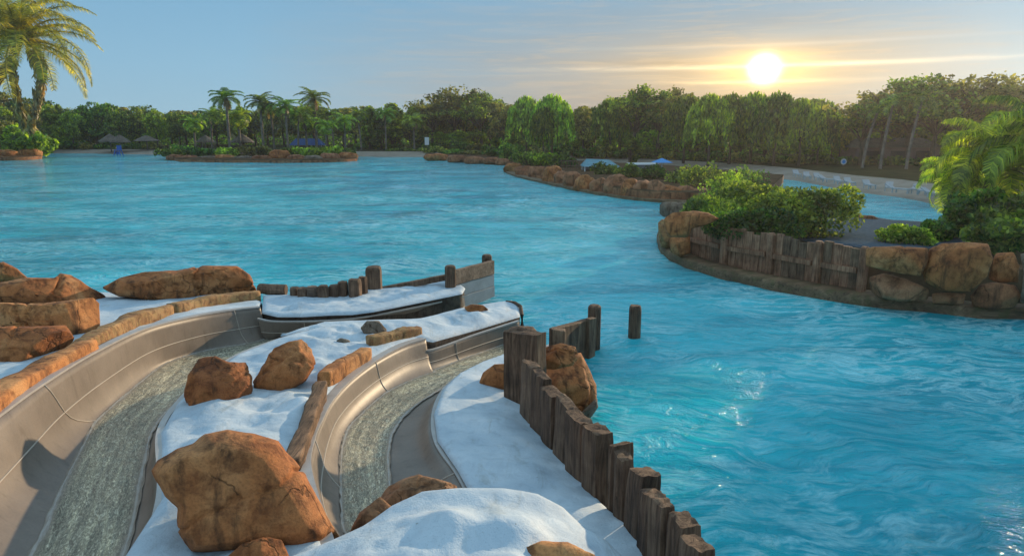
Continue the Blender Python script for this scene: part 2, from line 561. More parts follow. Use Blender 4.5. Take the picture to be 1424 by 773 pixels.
def rock(label, outline, zb, m='rock', name='boulder', cat='rock', group=None, depth=.75, seed=1, sub=5,
         facets=9, rough=.034, cracks=2, base_xy=None, power=.62, push=0.0, kind=None, warp=1.0):
    """a boulder whose silhouette is the outline (photo pixels), standing at height zb, with real depth"""
    o = np.asarray(outline, float)
    c = (o.max(0) + o.min(0)) / 2
    # area centroid
    x, y = o[:, 0], o[:, 1]
    x2, y2 = np.roll(x, -1), np.roll(y, -1)
    a = x * y2 - x2 * y
    if abs(a.sum()) > 1: c = np.array([((x + x2) * a).sum(), ((y + y2) * a).sum()]) / (3 * a.sum())
    by = o[:, 1].max() if base_xy is None else base_xy[1]
    bx = c[0] if base_xy is None else base_xy[0]
    B = P(bx, by, zb)
    eye = np.array([0, 0, CH])
    d0 = np.linalg.norm(B - eye)
    hw = (o[:, 0].max() - o[:, 0].min()) / 2 / F * d0 / np.linalg.norm(ray(*c)) * 1.0
    hh = (o[:, 1].max() - o[:, 1].min()) / 2 / F * d0 / np.linalg.norm(ray(*c))
    D = depth * (hw * hh) ** .5
    r = ray(*c); f = r / np.linalg.norm(r)
    tc = d0 + D * .3 + push
    C = eye + f * tc
    rt = np.cross(f, [0, 0, 1]); rt /= np.linalg.norm(rt)
    up = np.cross(rt, f)
    pts = []
    for px, py in resample(o, 4):
        d = ray(px, py); w = eye + d * (tc / (d @ f))
        pts.append(((w - C) @ rt, (w - C) @ up))
    pts = np.array(pts)
    th = np.arctan2(pts[:, 1], pts[:, 0]); rad = np.hypot(pts[:, 0], pts[:, 1])
    od = np.argsort(th); th, rad = th[od], rad[od]
    v, fc = ico(sub)
    
    rg = np.random.default_rng(seed)
    an = np.arctan2(v[:, 1], v[:, 0])
    Rr = np.interp(an, np.concatenate([th - 2 * math.pi, th, th + 2 * math.pi]), np.tile(rad, 3))
    rho = np.hypot(v[:, 0], v[:, 1])
    rp = np.sin(np.pi / 2 * np.clip(rho, 0, 1)) ** power if power < 1 else rho
    rp = np.clip(rho ** power, 0, 1)
    q = np.stack([Rr * rp * np.cos(an), Rr * rp * np.sin(an), D * np.sign(v[:, 2]) * np.abs(v[:, 2]) ** .85], 1)
    s = (hw + hh) / 2
    # flat cuts
    for _ in range(facets):
        n = rg.normal(size=3); n[2] = abs(n[2]) * .9 + .95
        n /= np.linalg.norm(n)
        pr = q @ n
        h = pr.max() * rg.uniform(.74, .94)
        q -= np.outer(np.clip(pr - h, 0, None) * .93, n)
    nv = np.array([noise.fractal(Vector((p[0] / s * 1.3 + seed * 3.1, p[1] / s * 1.6, p[2] / s * 1.3)), .9, 2.0, 6) for p in q])
    nr = np.array([abs(noise.noise(Vector((p[0] / s * 1.1, p[1] / s * 2.4 + seed, p[2] / s * 1.1)))) for p in q])
    nrm = q / (np.linalg.norm(q, axis=1)[:, None] + 1e-9)
    q = q + nrm * (s * (nv * rough * warp - (0.5 - np.clip(nr, 0, .5)) * rough * .8))[:, None]
    for _ in range(cracks):
        n = rg.normal(size=3); n[2] *= .3; n /= np.linalg.norm(n)
        off = rg.uniform(-.45, .45) * s
        wob = np.array([noise.fractal(Vector(tuple(p / s * 1.4 + 9 * seed)), .8, 2, 3) for p in q]) * .16 * s
        dd = (q @ n) - off + wob
        q -= nrm * (.06 * s * np.exp(-(dd / (.035 * s)) ** 2))[:, None]
    W = C + q[:, 0:1] * rt + q[:, 1:2] * up - q[:, 2:3] * f
    ob = solid(name, W, fc, M[m], smooth=True)
    tag(ob, label, cat if kind is None else None, group, kind)
    return ob


def blob(x0, y0, x1, y1, seed=0, sq=.75, n=14):
    """an uneven rounded outline filling a photo box"""
    rg = np.random.default_rng(seed + 100)
    cx, cy, a, b = (x0 + x1) / 2, (y0 + y1) / 2, (x1 - x0) / 2, (y1 - y0) / 2
    out = []
    for k in range(n):
        t = 2 * math.pi * k / n
        c, s = math.cos(t), math.sin(t)
        j = rg.uniform(.88, 1.06)
        out.append((cx + a * j * math.copysign(abs(c) ** sq, c), cy + b * j * math.copysign(abs(s) ** sq, s)))
    return out


# ---------------------------------------------------------------- ground patches
def patch(name, bnd, ctrl=(), step=.12, amp=.04, freq=1.1, rnd=.12, zb=-1.2, m='snow', sm='snow', bstep=.14, seed=0.0, skirt=True, kind='structure', skirt_in=0.0):
    """a sheet of ground: bnd = closed list of world (x,y,z); heights spread inwards; rounded shoulder; side wall down to zb"""
    B = resample(bnd, bstep)
    C = np.vstack([B] + ([np.asarray(ctrl, float)] if len(ctrl) else []))
    x0, y0 = B[:, 0].min(), B[:, 1].min(); x1, y1 = B[:, 0].max(), B[:, 1].max()
    gx, gy = np.meshgrid(np.arange(x0, x1, step), np.arange(y0, y1, step))
    G = np.stack([gx.ravel(), gy.ravel()], 1) + rng.uniform(-.2, .2, (gx.size, 2)) * step
    # inside test
    ins = np.zeros(len(G), bool)
    bx, by = B[:, 0], B[:, 1]; bx2, by2 = np.roll(bx, -1), np.roll(by, -1)
    for i in range(len(B)):
        c = ((by[i] > G[:, 1]) != (by2[i] > G[:, 1]))
        with np.errstate(divide='ignore', invalid='ignore'):
            xs = (bx2[i] - bx[i]) * (G[:, 1] - by[i]) / (by2[i] - by[i] + 1e-12) + bx[i]
        ins ^= c & (G[:, 0] < xs)
    G = G[ins]
    dist = np.empty(len(G)); hz = np.empty(len(G))
    for i in range(0, len(G), 2000):
        g = G[i:i + 2000]
        d = np.hypot(g[:, None, 0] - C[None, :, 0], g[:, None, 1] - C[None, :, 1])
        dist[i:i + 2000] = d[:, :len(B)].min(1)
        w = 1 / (d ** 2.2 + 1e-4)
        w[:, len(B):] *= 6
        hz[i:i + 2000] = (w * C[None, :, 2]).sum(1) / w.sum(1)
    keep = dist > max(step * .5, rnd * 1.6)
    G, dist, hz = G[keep], dist[keep], hz[keep]
    if rnd * 1.6 < step * 12:
        tn = np.roll(B[:, :2], -1, 0) - np.roll(B[:, :2], 1, 0); tn /= np.linalg.norm(tn, axis=1)[:, None] + 1e-9
        area = (B[:, 0] * np.roll(B[:, 1], -1) - np.roll(B[:, 0], -1) * B[:, 1]).sum()
        nin = np.stack([-tn[:, 1], tn[:, 0]], 1) * (1 if area > 0 else -1)
        for fr_ in (.12, .4, .75, 1.1):
            o_ = rnd * 1.6 * fr_
            q = B[:, :2] + nin * o_
            dd = np.hypot(q[:, None, 0] - B[None, :, 0], q[:, None, 1] - B[None, :, 1]).min(1)
            ok = dd > o_ * .92
            q = q[ok]
            d = np.hypot(q[:, None, 0] - C[None, :, 0], q[:, None, 1] - C[None, :, 1])
            wq = 1 / (d ** 2.2 + 1e-4); wq[:, len(B):] *= 6
            G = np.vstack([G, q]); dist = np.concatenate([dist, dd[ok]]); hz = np.concatenate([hz, (wq * C[None, :, 2]).sum(1) / wq.sum(1)])
    nz = np.array([noise.fractal(Vector((p[0] * freq + seed, p[1] * freq, seed)), .9, 2.1, 4) for p in G])
    hz = hz + nz * amp * np.clip(dist / .5, 0, 1) + rnd * (np.sqrt(np.clip(1 - (1 - np.clip(dist / max(rnd * 1.6, 1e-3), 0, 1)) ** 2, 0, 1)) - 1) + rnd
    nb = len(B)
    allv = [Vector((float(p[0]), float(p[1]))) for p in B[:, :2]] + [Vector((float(p[0]), float(p[1]))) for p in G]
    r = geometry.delaunay_2d_cdt(allv, [], [list(range(nb))], 1, 1e-5)
    Z = np.concatenate([B[:, 2], hz])
    vz = [Z[oi[0]] if oi else 0 for oi in r[3]]
    V = np.array([(p.x, p.y, z) for p, z in zip(r[0], vz)])
    o = solid(name, V, np.array([list(f) for f in r[2] if len(f) == 3]), M[m], smooth=True, base=(0, 0, 0))
    me = o.data
    if len(me.polygons) and me.polygons[0].normal.z < 0: me.flip_normals()
    o['kind'] = kind
    if skirt:
        cx = B[:, :2].mean(0)
        lev = [0, -.06, -.25, -.6]
        vs, fs = [], []
        zz = [lambda z, l=l: z + l for l in lev] + [lambda z: zb]
        for k, fz in enumerate(zz):
            for p in B:
                jit = 0 if k == 0 else .02 * noise.noise(Vector((p[0] * 3, p[1] * 3, k * 1.0)))
                ins_ = 0 if k == 0 else skirt_in
                q = p[:2] + (cx - p[:2]) / (np.linalg.norm(cx - p[:2]) + 1e-6) * (jit + ins_)
                vs.append((q[0], q[1], max(fz(p[2]), zb - .001 * k)))
        for k in range(len(zz) - 1):
            for i in range(nb):
                j = (i + 1) % nb
                fs.append([k * nb + i, k * nb + j, (k + 1) * nb + j, (k + 1) * nb + i])
        s = solid(name + '_side', vs, fs, M[sm], smooth=True, base=(0, 0, 0))
        s['kind'] = 'structure'
    return o


# ---------------------------------------------------------------- slide A (long curve) stations, world space
# each: outer rim, outer floor edge, inner floor edge, inner rim
A = []
def st(lst, r, fo, fi, ri): lst.append([np.array(r), np.array(fo), np.array(fi), np.array(ri)])
st(A, (-4.75, 3.9, 2.02), (-3.9, 4.0, 1.15), (-3.15, 4.2, 1.15), (-2.85, 4.2, 1.5))
st(A, (-5.35, 5.6, 1.93), (-4.60, 5.8, 1.0), (-3.80, 6.1, 1.0), (-3.50, 6.1, 1.42))
st(A, P(0, 577, 1.85), P(100, 650, .85), (-4.70, 8.1, .85), (-4.42, 7.9, 1.30))
st(A, P(60, 534, 1.75), P(135, 585, .75), (-5.2, 9.3, .74), (-4.80, 9.1, 1.18))
st(A, P(130, 491, 1.58), P(180, 545, .65), (-5.45, 10.6, .62), (-4.98, 10.3, 1.1))
st(A, P(200, 458, 1.4), P(232, 505, .53), (-5.45, 11.9, .5), (-4.98, 11.7, 1.03))
st(A, P(270, 440, 1.22), P(290, 487, .42), (-5.1, 12.9, .40), (-4.62, 12.7, 1.0))
st(A, P(325, 431, 1.1), P(345, 478, .33), (-4.4, 13.8, .30), (-4.1, 13.45, 1.0))
st(A, P(362, 427, 1.05), P(375, 470, .30), (-3.8, 14.3, .25), (-3.5, 13.85, 1.0))
# straight run to the pool: its own lower outer wall
A2 = []
st(A2, P(358, 443, .84), P(371, 474, .28), (-3.85, 14.3, .25), (-3.55, 13.85, .95))
st(A2, P(384, 447, .76), P(390, 472, .28), (-3.4, 14.55, .2), (-3.1, 14.1, .9))
st(A2, P(454, 446, .72), P(456, 468, .22), (-2.6, 15.1, .12), (-2.4, 14.6, .8))
st(A2, P(511, 440, .68), P(514, 460, .15), (-1.9, 15.9, .05), (-1.6, 15.3, .7))
st(A2, P(580, 427, .62), P(583, 447, .05), (-1.1, 16.8, -.03), (-.95, 16.4, .6))
st(A2, P(645, 412, .55), P(650, 432, -.08), (-.5, 17.8, -.12), (-.3, 17.4, .5))
# slide B
Bs = []
st(Bs, (-1.05, 4.2, 1.62), (-.95, 4.3, 1.1), (-.35, 4.5, 1.1), (.1, 4.6, 1.55))
st(Bs, (-1.55, 5.3, 1.52), (-1.30, 5.4, 1.0), (-.80, 5.6, 1.0), (-.25, 5.9, 1.25))
st(Bs, P(432, 652, 1.38), P(478, 735, .9), (-1.25, 6.6, .9), (-.45, 6.7, 1.08))
st(Bs, P(437, 610, 1.26), P(474, 680, .79), (-1.45, 7.5, .8), (-.68, 7.5, .98))
st(Bs, P(447, 585, 1.18), P(474, 630, .68), (-1.66, 8.6, .68), (-1.02, 8.4, .93))
st(Bs, P(462, 557, 1.1), P(484, 597, .6), (-1.75, 9.6, .58), (-1.18, 9.4, .87))
st(Bs, P(488, 528, 1.04), P(508, 570, .52), (-1.60, 10.6, .50), (-1.17, 10.5, .80))
st(Bs, P(522, 502, .98), P(540, 545, .44), (-1.25, 11.6, .42), (-.96, 11.5, .72))
st(Bs, P(560, 481, .92), P(575, 528, .36), (-.85, 12.6, .32), (-.6, 12.4, .62))
st(Bs, P(592, 471, .86), P(603, 518, .28), (-.4, 13.3, .24), (-.25, 13.0, .55))
B2 = []
st(B2, P(585, 484, .70), P(600, 516, .27), (-.42, 13.3, .22), (-.27, 13.0, .53))
st(B2, P(603, 486, .62), P(612, 512, .24), (-.2, 13.6, .18), (-.05, 13.2, .5))
st(B2, P(660, 466, .55), P(664, 492, .12), (.3, 14.2, .05), (.35, 13.7, .42))
st(B2, P(722, 446, .48), P(726, 470, -.05), (.85, 15.0, -.1), (.85, 14.5, .35))


def make_slide(label, runs, wrange):
    base = runs[0][2][1].copy(); base[2] = 0
    root = empty('water_slide', base, label, 'water slide')
    wrows = []
    for ri, run in enumerate(runs):
        S = np.array(run)                                  # n,4,3
        n = 14 * (len(run) - 1) + 1
        L = [catmull(S[:, k], n) for k in range(4)]
        nc = 22
        V = []
        for i in range(n):
            r, fo, fi, r2 = (L[k][i] for k in range(4))
            # hanging wall: bulges outward low down
            out = (r - fo) * np.array([1, 1, 0])
            row = []
            for t in np.linspace(0, 1, 9)[:-1]:
                p = r + (fo - r) * t
                p = p + out * (.35 * math.sin(math.pi * t) * t) + np.array([0, 0, -.05]) * math.sin(math.pi * t)
                row.append(p)
            for t in np.linspace(0, 1, 6)[:-1]:
                p = fo + (fi - fo) * t + np.array([0, 0, -.09]) * math.sin(math.pi * t)
                row.append(p)
            o2 = (r2 - fi) * np.array([1, 1, 0])
            for t in np.linspace(0, 1, 9):
                p = fi + (r2 - fi) * t + o2 * (.35 * math.sin(math.pi * t) * (1 - t)) + np.array([0, 0, -.05]) * math.sin(math.pi * t)
                row.append(p)
            nc = len(row)
            V.append(row)
        V = np.array(V)
        idx = np.arange(n * nc).reshape(n, nc)
        Fq = np.stack([idx[:-1, :-1], idx[1:, :-1], idx[1:, 1:], idx[:-1, 1:]], -1).reshape(-1, 4)
        ch = solid('flume', V.reshape(-1, 3), Fq, M['flume'], root, True)
        md = ch.modifiers.new('t', 'SOLIDIFY'); md.thickness = .03; md.offset = -1
        if ch.data.polygons[11 * 1].normal.z < 0: ch.data.flip_normals()
        # rim flange: a flat lip along the outer edge
        if ri == 0 or True:
            mb = MB(); vs = []
            w = .13 if ri == 0 else .05
            for i in range(n):
                r = L[0][i]; out = (r - L[1][i]) * np.array([1, 1, 0]); 
                tn = L[0][min(i + 1, n - 1)] - L[0][max(i - 1, 0)]
                out = np.array([-tn[1], tn[0], 0]); out /= np.linalg.norm(out)
                a = r + np.array([0, 0, .012]) - out * .012; b_ = r + out * w + np.array([0, 0, .012])
                vs += [a, b_, b_ - np.array([0, 0, .07]), a - np.array([0, 0, .03])]
            fs = []
            for i in range(n - 1):
                for k in range(4):
                    k2 = (k + 1) % 4
                    fs.append([i * 4 + k, i * 4 + k2, (i + 1) * 4 + k2, (i + 1) * 4 + k])
            fs += [[0, 3, 2, 1], [(n - 1) * 4 + k for k in range(4)]]
            mb.add(vs, fs); mb.build('rim', M['flange'], root)
            vs2 = []
            for i in range(n):
                tn = L[3][min(i + 1, n - 1)] - L[3][max(i - 1, 0)]
                out = np.array([tn[1], -tn[0], 0]); out /= np.linalg.norm(out)
                a = L[3][i] + np.array([0, 0, .01]) - out * .01; b_ = L[3][i] + out * .07 + np.array([0, 0, .01])
                vs2 += [a, b_, b_ - np.array([0, 0, .05]), a - np.array([0, 0, .03])]
            MB().add(vs2, fs).build('rim', M['flange'], root)
        # seams
        def strip(path, name='seam', w=.010):
            MB().tube(path, w, 6).build(name, M['seam'], root, True)
        def proud(p, i): 
            g_ = (L[1][i] + L[2][i]) / 2 + np.array([0, 0, .9]) - p
            return p + g_ / np.linalg.norm(g_) * .003
        strip([proud(V[i][4], i) for i in range(0, n, 2)])
        stp = [42, 98] if ri == 0 else [22]
        for s_ in stp:
            if s_ < n: strip([proud(V[s_][k], s_) for k in range(nc)], 'joint')
        wrows.append((L[1], L[2]))
    # flowing water, one sheet through the whole flume
    fo = np.vstack([w[0] for w in wrows]); fi = np.vstack([w[1] for w in wrows])
    a, b_ = wrange
    fo, fi = fo[a:b_], fi[a:b_]
    n = len(fo) * 3
    fo, fi = catmull(fo, n), catmull(fi, n)
    nc = 26
    V = np.zeros((n, nc, 3))
    for j in range(nc):
        t = j / (nc - 1)
        tt = -.03 + 1.04 * t
        V[:, j] = fo + (fi - fo) * tt
        V[:, j, 2] += .022 - .05 * math.sin(math.pi * t) * .4
    for i in range(n):
        for j in range(1, nc - 1):
            p = V[i, j]
            V[i, j, 2] += .012 * noise.noise(Vector((p[0] * 9, p[1] * 9, 0))) + .008 * noise.noise(Vector((p[0] * 25, p[1] * 25, 3)))
        e = .05 * noise.noise(Vector((i * .16, 1.3, 0)))
        V[i, 0, :2] += (fi[i] - fo[i])[:2] * e; V[i, -1, :2] -= (fi[i] - fo[i])[:2] * e * .6
    idx = np.arange(n * nc).reshape(n, nc)
    Fq = np.stack([idx[:-1, :-1], idx[1:, :-1], idx[1:, 1:], idx[:-1, 1:]], -1).reshape(-1, 4)
    wo = solid('slide_water', V.reshape(-1, 3), Fq, M['swater'], smooth=True, base=(0, 0, 0))
    seg = np.concatenate([[0], np.cumsum(np.linalg.norm(np.diff((fo + fi) / 2, axis=0), axis=1))])
    wid = np.linalg.norm(fi - fo, axis=1).mean()
    tt_ = np.linspace(0, 1, nc)
    fl = np.zeros((n, nc, 3), dtype=np.float32)
    fl[:, :, 0] = seg[:, None]; fl[:, :, 1] = tt_[None, :] * wid; fl[:, :, 2] = np.abs(2 * tt_ - 1)[None, :]
    at_ = wo.data.attributes.new('flow', 'FLOAT_VECTOR', 'POINT'); at_.data.foreach_set('vector', fl.ravel())
    if wo.data.polygons[0].normal.z < 0: wo.data.flip_normals()
    wo['kind'] = 'structure'
    return root


make_slide('wide grey water slide sweeping in a long curve past the mossy stone edging', [A, A2], (0, 999))
make_slide('shorter grey water slide curving beside the log and the broad white mound', [Bs, B2], (0, 999))

Ar = [s[0] for s in A]; Ai = [s[3] for s in A]; A2i = [s[3] for s in A2]
Br = [s[0] for s in Bs]; Bi = [s[3] for s in Bs]; B2i = [s[3] for s in B2]
def off(p, dx, dy, dz): return (p[0] + dx, p[1] + dy, p[2] + dz)

# snow between the slides
mid = [off(p, .04, 0, -.02) for p in Ai[1:8]]
mid += [tuple(P(390, 468, 1.0)), tuple(P(420, 458, 1.0)), tuple(P(451, 450, 1.0)), tuple(P(520, 447, .95)), tuple(P(582, 446, .84)), tuple(P(640, 431, .68)), tuple(P(680, 424, .6)), tuple(P(712, 420, .52)),
        tuple(P(724, 428, .5)), tuple(P(723, 441, .5)), tuple(P(660, 460, .6)), tuple(P(602, 476, .72))]
mid += [off(p, -.12, .06, -.05) for p in Br[::-1][:8]]
mid += [(-1.6, 5.2, 1.5), (-1.1, 4.2, 1.6), (-1.1, 3.4, 1.6), (-2.9, 3.4, 1.6)]
patch('snow_ground', mid, ctrl=[P(300, 560, 1.28), P(400, 500, 1.12), P(300, 620, 1.4), P(430, 480, 1.1), P(560, 455, .92), P(660, 440, .72), P(240, 700, 1.5), P(420, 560, 1.3)],
      amp=.09, freq=1.6, rnd=.07, step=.07, sm='band', skirt_in=.05, seed=2)
# snow right of slide B up to the fence
rt_ = [off(p, .03, 0, .03) for p in Bi[2:]] + [off(p, .02, -.02, .05) for p in B2i[1:3]]
rt_ += [tuple(P(722, 484, .5)), tuple(P(742, 505, .5)), tuple(P(730, 545, .6)), tuple(P(750, 590, .7)), tuple(P(790, 640, .82)), tuple(P(835, 700, .95)),
        tuple(P(890, 748, 1.05)), tuple(P(960, 810, 1.15)), tuple(P(1020, 880, 1.2)), (.5, 3.6, 1.5), (-.3, 4.6, 1.4)]
patch('snow_ground', rt_, ctrl=[P(680, 600, .92), P(720, 660, 1.02), P(660, 540, .82), P(800, 720, 1.08)],
      amp=.06, freq=1.5, rnd=.05, step=.08, sm='band', skirt_in=.05, seed=5)
# mound in front
md_ = [tuple(P(x, y, z)) for x, y, z in [(380, 790, 1.62), (440, 768, 1.6), (498, 742, 1.62), (540, 712, 1.66), (585, 690, 1.72), (640, 684, 1.75), (700, 684, 1.74), (748, 692, 1.66),
        (785, 712, 1.55), (812, 738, 1.45), (850, 764, 1.32), (890, 800, 1.25), (950, 870, 1.2), (960, 1000, 1.2), (700, 1100, 1.5), (400, 1000, 1.6)]]
patch('snow_mound', md_, ctrl=[P(620, 730, 1.9), P(700, 740, 1.86), P(560, 790, 1.84), P(700, 800, 1.9), P(500, 800, 1.78)], amp=.05, freq=2.2, rnd=.12, step=.05, bstep=.08, zb=.6, seed=9)
# bank left of slide A
lf = [off(p, -.13, .04, -.12) for p in Ar] + [tuple(P(364, 421, .84)), tuple(P(330, 409, .78)), tuple(P(240, 410, .8)), tuple(P(140, 408, .85)), tuple(P(60, 412, .9)), tuple(P(-100, 430, 1.0)), (-15, 12, 1.3), (-13, 5, 2.0), (-6, 3.8, 2.0)]
patch('snow_ground', lf, ctrl=[P(160, 435, .98), P(280, 415, .85)], amp=.05, rnd=.05, step=.15, seed=11, sm='band')
# ledge behind the exit run of slide A
lg = [tuple(P(x, y, z)) for x, y, z in [(364, 436, .86), (386, 441, .84), (420, 441, .82), (454, 439, .80), (490, 438, .78), (520, 434, .76), (580, 422, .7), (643, 409, .66), (647, 402, .64), (636, 394, .64), (610, 393, .66),
        (560, 398, .7), (505, 404, .76), (498, 412, .76), (440, 414, .8), (400, 412, .82), (366, 413, .84)]]
patch('snow_ledge', lg, ctrl=[P(560, 408, .82), P(420, 425, .92)], amp=.05, freq=2.5, rnd=.07, step=.07, bstep=.1, sm='band', seed=13, skirt_in=.03)

# ---------------------------------------------------------------- foreground rocks
rock('largest orange boulder, broad and rounded, sitting on the white snow between the slides',
     [(211, 655), (220, 640), (246, 624), (270, 618), (285, 604), (315, 597), (352, 600), (388, 612), (404, 634), (425, 660), (440, 690), (460, 725), (480, 762), (430, 770), (390, 768), (330, 768), (268, 766), (246, 738), (247, 706), (228, 690)],
     1.38, seed=3, depth=.8, facets=2, rough=.024, base_xy=(345, 757), push=-.25, power=.8, sub=6, cracks=1)
rock('blocky orange boulder with a notched top, beside the curve of the wide slide',
     [(255, 548), (262, 520), (276, 500), (300, 496), (318, 503), (344, 502), (350, 525), (352, 566), (335, 577), (295, 576), (262, 566)],
     1.16, seed=12, depth=.9, base_xy=(305, 570), rough=.06)
rock('tilted orange boulder with a peaked top, in the snow next to the blocky one',
     [(351, 532), (365, 508), (380, 485), (400, 474), (420, 471), (434, 486), (440, 505), (425, 530), (400, 546), (370, 548), (354, 545)],
     1.14, seed=21, depth=.9, base_xy=(390, 545), rough=.06)
rock('small orange rock cut off by the picture edge below the largest boulder',
     [(312, 775), (335, 757), (368, 745), (392, 750), (402, 772), (402, 800), (310, 800)], 1.55, seed=31, depth=.9, base_xy=(355, 795))
rock('small round brown rock half sunk in snow between the two slides',
     [(501, 456), (510, 446), (527, 446), (538, 458), (536, 468), (508, 467)], .98, m='rock_grey', seed=33, sub=4, base_xy=(518, 466))
rock('flat brown stone lying on the snow ledge near the timber wall',
     [(645, 427), (656, 423), (672, 424), (680, 431), (662, 437), (650, 434)], .70, m='rock', seed=34, sub=4, base_xy=(662, 436))
rock('tiny dark stone poking out of the snow above the peaked boulder',
     [(466, 473), (474, 470), (486, 473), (488, 477), (472, 478)], 1.05, m='rock_grey', seed=35, sub=3, base_xy=(476, 478))
rock('brown rock at the slide mouth, its top touching the broad white mound',
     [(526, 695), (537, 676), (560, 666), (582, 659), (606, 665), (640, 674), (640, 695), (590, 725), (552, 724)], 1.3, m='rock_brown', push=-.15, seed=41, base_xy=(575, 712), depth=.8, name='mouth_rock')
rock('wedge shaped brown rock closing the end of the shorter slide',
     [(486, 738), (500, 712), (528, 690), (546, 704), (558, 720), (536, 748), (510, 760), (488, 752)], 1.3, m='rock_brown', push=-.15, seed=42, base_xy=(515, 746), depth=.8, name='mouth_rock')
rock('flat sandy orange rock emerging from the broad white mound',
     [(698, 778), (722, 762), (752, 752), (790, 753), (830, 772), (840, 800), (690, 800)], 1.72, m='rock_gold', seed=44, base_xy=(760, 800), depth=.8)
rock('orange rock tucked against the tallest fence post on the snow',
     [(663, 540), (672, 518), (688, 506), (712, 506), (715, 545), (690, 549)], .68, seed=45, base_xy=(690, 547))
# rock pile in the water behind the fence
rock('upper orange boulder of the pile standing in the water behind the fence',
     [(742, 500), (757, 483), (780, 477), (800, 482), (806, 496), (796, 508), (770, 514), (748, 512)], .75, m='rock', seed=51, base_xy=(775, 545), cracks=3, push=-.1)
rock('tall rounded orange boulder of the pile standing in the water behind the fence',
     [(745, 512), (770, 508), (795, 500), (812, 512), (822, 540), (818, 570), (800, 590), (770, 580), (748, 560)], 0, m='rock', seed=52, base_xy=(790, 592), cracks=3)
rock('narrow outer orange boulder of the pile where it meets open water',
     [(796, 492), (808, 490), (818, 510), (829, 535), (830, 565), (818, 580), (805, 560)], 0, m='rock', seed=53, base_xy=(818, 585), sub=4)
rock('low grey brown rock at the waterline below the orange pile',
     [(795, 585), (812, 570), (830, 552), (832, 566), (815, 590), (800, 600)], 0, m='rock_grey', seed=54, base_xy=(812, 598), sub=4)
# left rocks
rock('long flat topped orange boulder behind the mossy edging at the water',
     [(141, 400), (165, 386), (200, 377), (245, 376), (275, 369), (330, 370), (348, 382), (357, 405), (330, 412), (268, 417), (210, 420), (165, 412)],
     .80, m='rock', seed=61, depth=.75, base_xy=(250, 418), facets=8, cracks=3, sub=6)
rock('brown boulder top cut by the picture edge behind the low sloping rock',
     [(-30, 400), (-20, 370), (5, 364), (25, 374), (38, 386), (30, 400)], .6, m='rock', seed=62, base_xy=(5, 395))
rock('low sloping brown boulder behind the two stacked rocks at the edge',
     [(-40, 420), (-20, 396), (0, 392), (40, 386), (75, 386), (84, 379), (100, 381), (128, 400), (147, 410), (168, 432), (120, 434), (60, 425), (0, 425)],
     .95, m='rock', seed=63, base_xy=(60, 428), depth=.7, facets=8, sub=6)
rock('flat lit orange slab stacked over another at the picture edge',
     [(-40, 475), (-40, 425), (0, 420), (60, 422), (128, 414), (138, 422), (140, 455), (112, 472), (60, 458), (0, 460)],
     1.15, m='rock_gold', seed=64, base_xy=(60, 480), depth=.85, facets=8, sub=6)
rock('lower brown rock under the flat lit slab at the picture edge',
     [(-40, 565), (-40, 460), (0, 455), (60, 452), (92, 452), (104, 470), (92, 494), (50, 520), (0, 545)],
     1.3, m='rock', seed=65, base_xy=(40, 508), depth=.85, facets=8, sub=6)


def curb_stone(label, path, w, h, m, name='edging_stone', seed=0, cat='edging stone', group=None, taper=.04):
    """a rough block swept along path (world points at its top centre)"""
    n = 26
    p = catmull(path, n)
    sec = []
    ns = 20
    for k in range(ns):
        a = 2 * math.pi * k / ns
        c, s = math.cos(a), math.sin(a)
        sec.append((w / 2 * math.copysign(abs(c) ** .3, c), h / 2 * math.copysign(abs(s) ** .3, s) - h / 2))
    V = []
    for i in range(n):
        t = p[min(i + 1, n - 1)] - p[max(i - 1, 0)]; t /= np.linalg.norm(t)
        sd = np.cross(t, [0, 0, 1]); sd /= np.linalg.norm(sd)
        e = min(i, n - 1 - i) / n
        sh = .82 + .18 * min(1, e * 10)
        for a, b in sec:
            q = p[i] + sd * a * sh + np.array([0, 0, 1]) * (b * sh)
            q = q + (sd * a + np.array([0, 0, b + h / 2])) / w * .05 * fbm(q, 2.2, 5, seed)
            V.append(q)
    fs = []
    for i in range(n - 1):
        for k in range(ns):
            k2 = (k + 1) % ns
            fs.append([i * ns + k, i * ns + k2, (i + 1) * ns + k2, (i + 1) * ns + k])
    fs.append(list(range(ns))[::-1]); fs.append([(n - 1) * ns + k for k in range(ns)])
    o = solid(name, V, fs, M[m], smooth=True)
    tag(o, label, cat, group)
    return o


curb_stone('mossy edging stone on the slide rim below the stacked rocks', [P(105, 477, 1.70), P(150, 452, 1.58), P(190, 435, 1.46), P(234, 424, 1.34)], .30, .40, 'rock_moss', seed=1)
curb_stone('mossy brown edging stone under the long flat topped boulder', [P(238, 423, 1.33), P(290, 412, 1.2), P(358, 404, 1.08)], .28, .34, 'rock_moss', seed=2)
curb_stone('long brown timber shaped edging stone beside the start of the wide slide', [P(-60, 590, 2.05), P(0, 538, 1.95), P(60, 503, 1.82), P(122, 472, 1.72)], .34, .34, 'rock_gold', seed=3)
curb_stone('rough brown edging stone where the shorter slide rim ends', [P(513, 468, 1.16), P(550, 460, 1.1), P(583, 453, 1.04)], .22, .34, 'rock_moss', seed=4)
curb_stone('squared golden edging stone midway along the shorter slide rim', [P(448, 518, 1.34), P(475, 500, 1.27), P(510, 482, 1.2)], .24, .32, 'rock_gold', seed=5)
curb_stone('weathered bare log lying along the snow beside the shorter slide', [P(406, 640, 1.52), P(424, 590, 1.42), P(440, 545, 1.34), P(446, 530, 1.32)], .19, .22, 'wood_log', name='fallen_log', seed=6, cat='log')


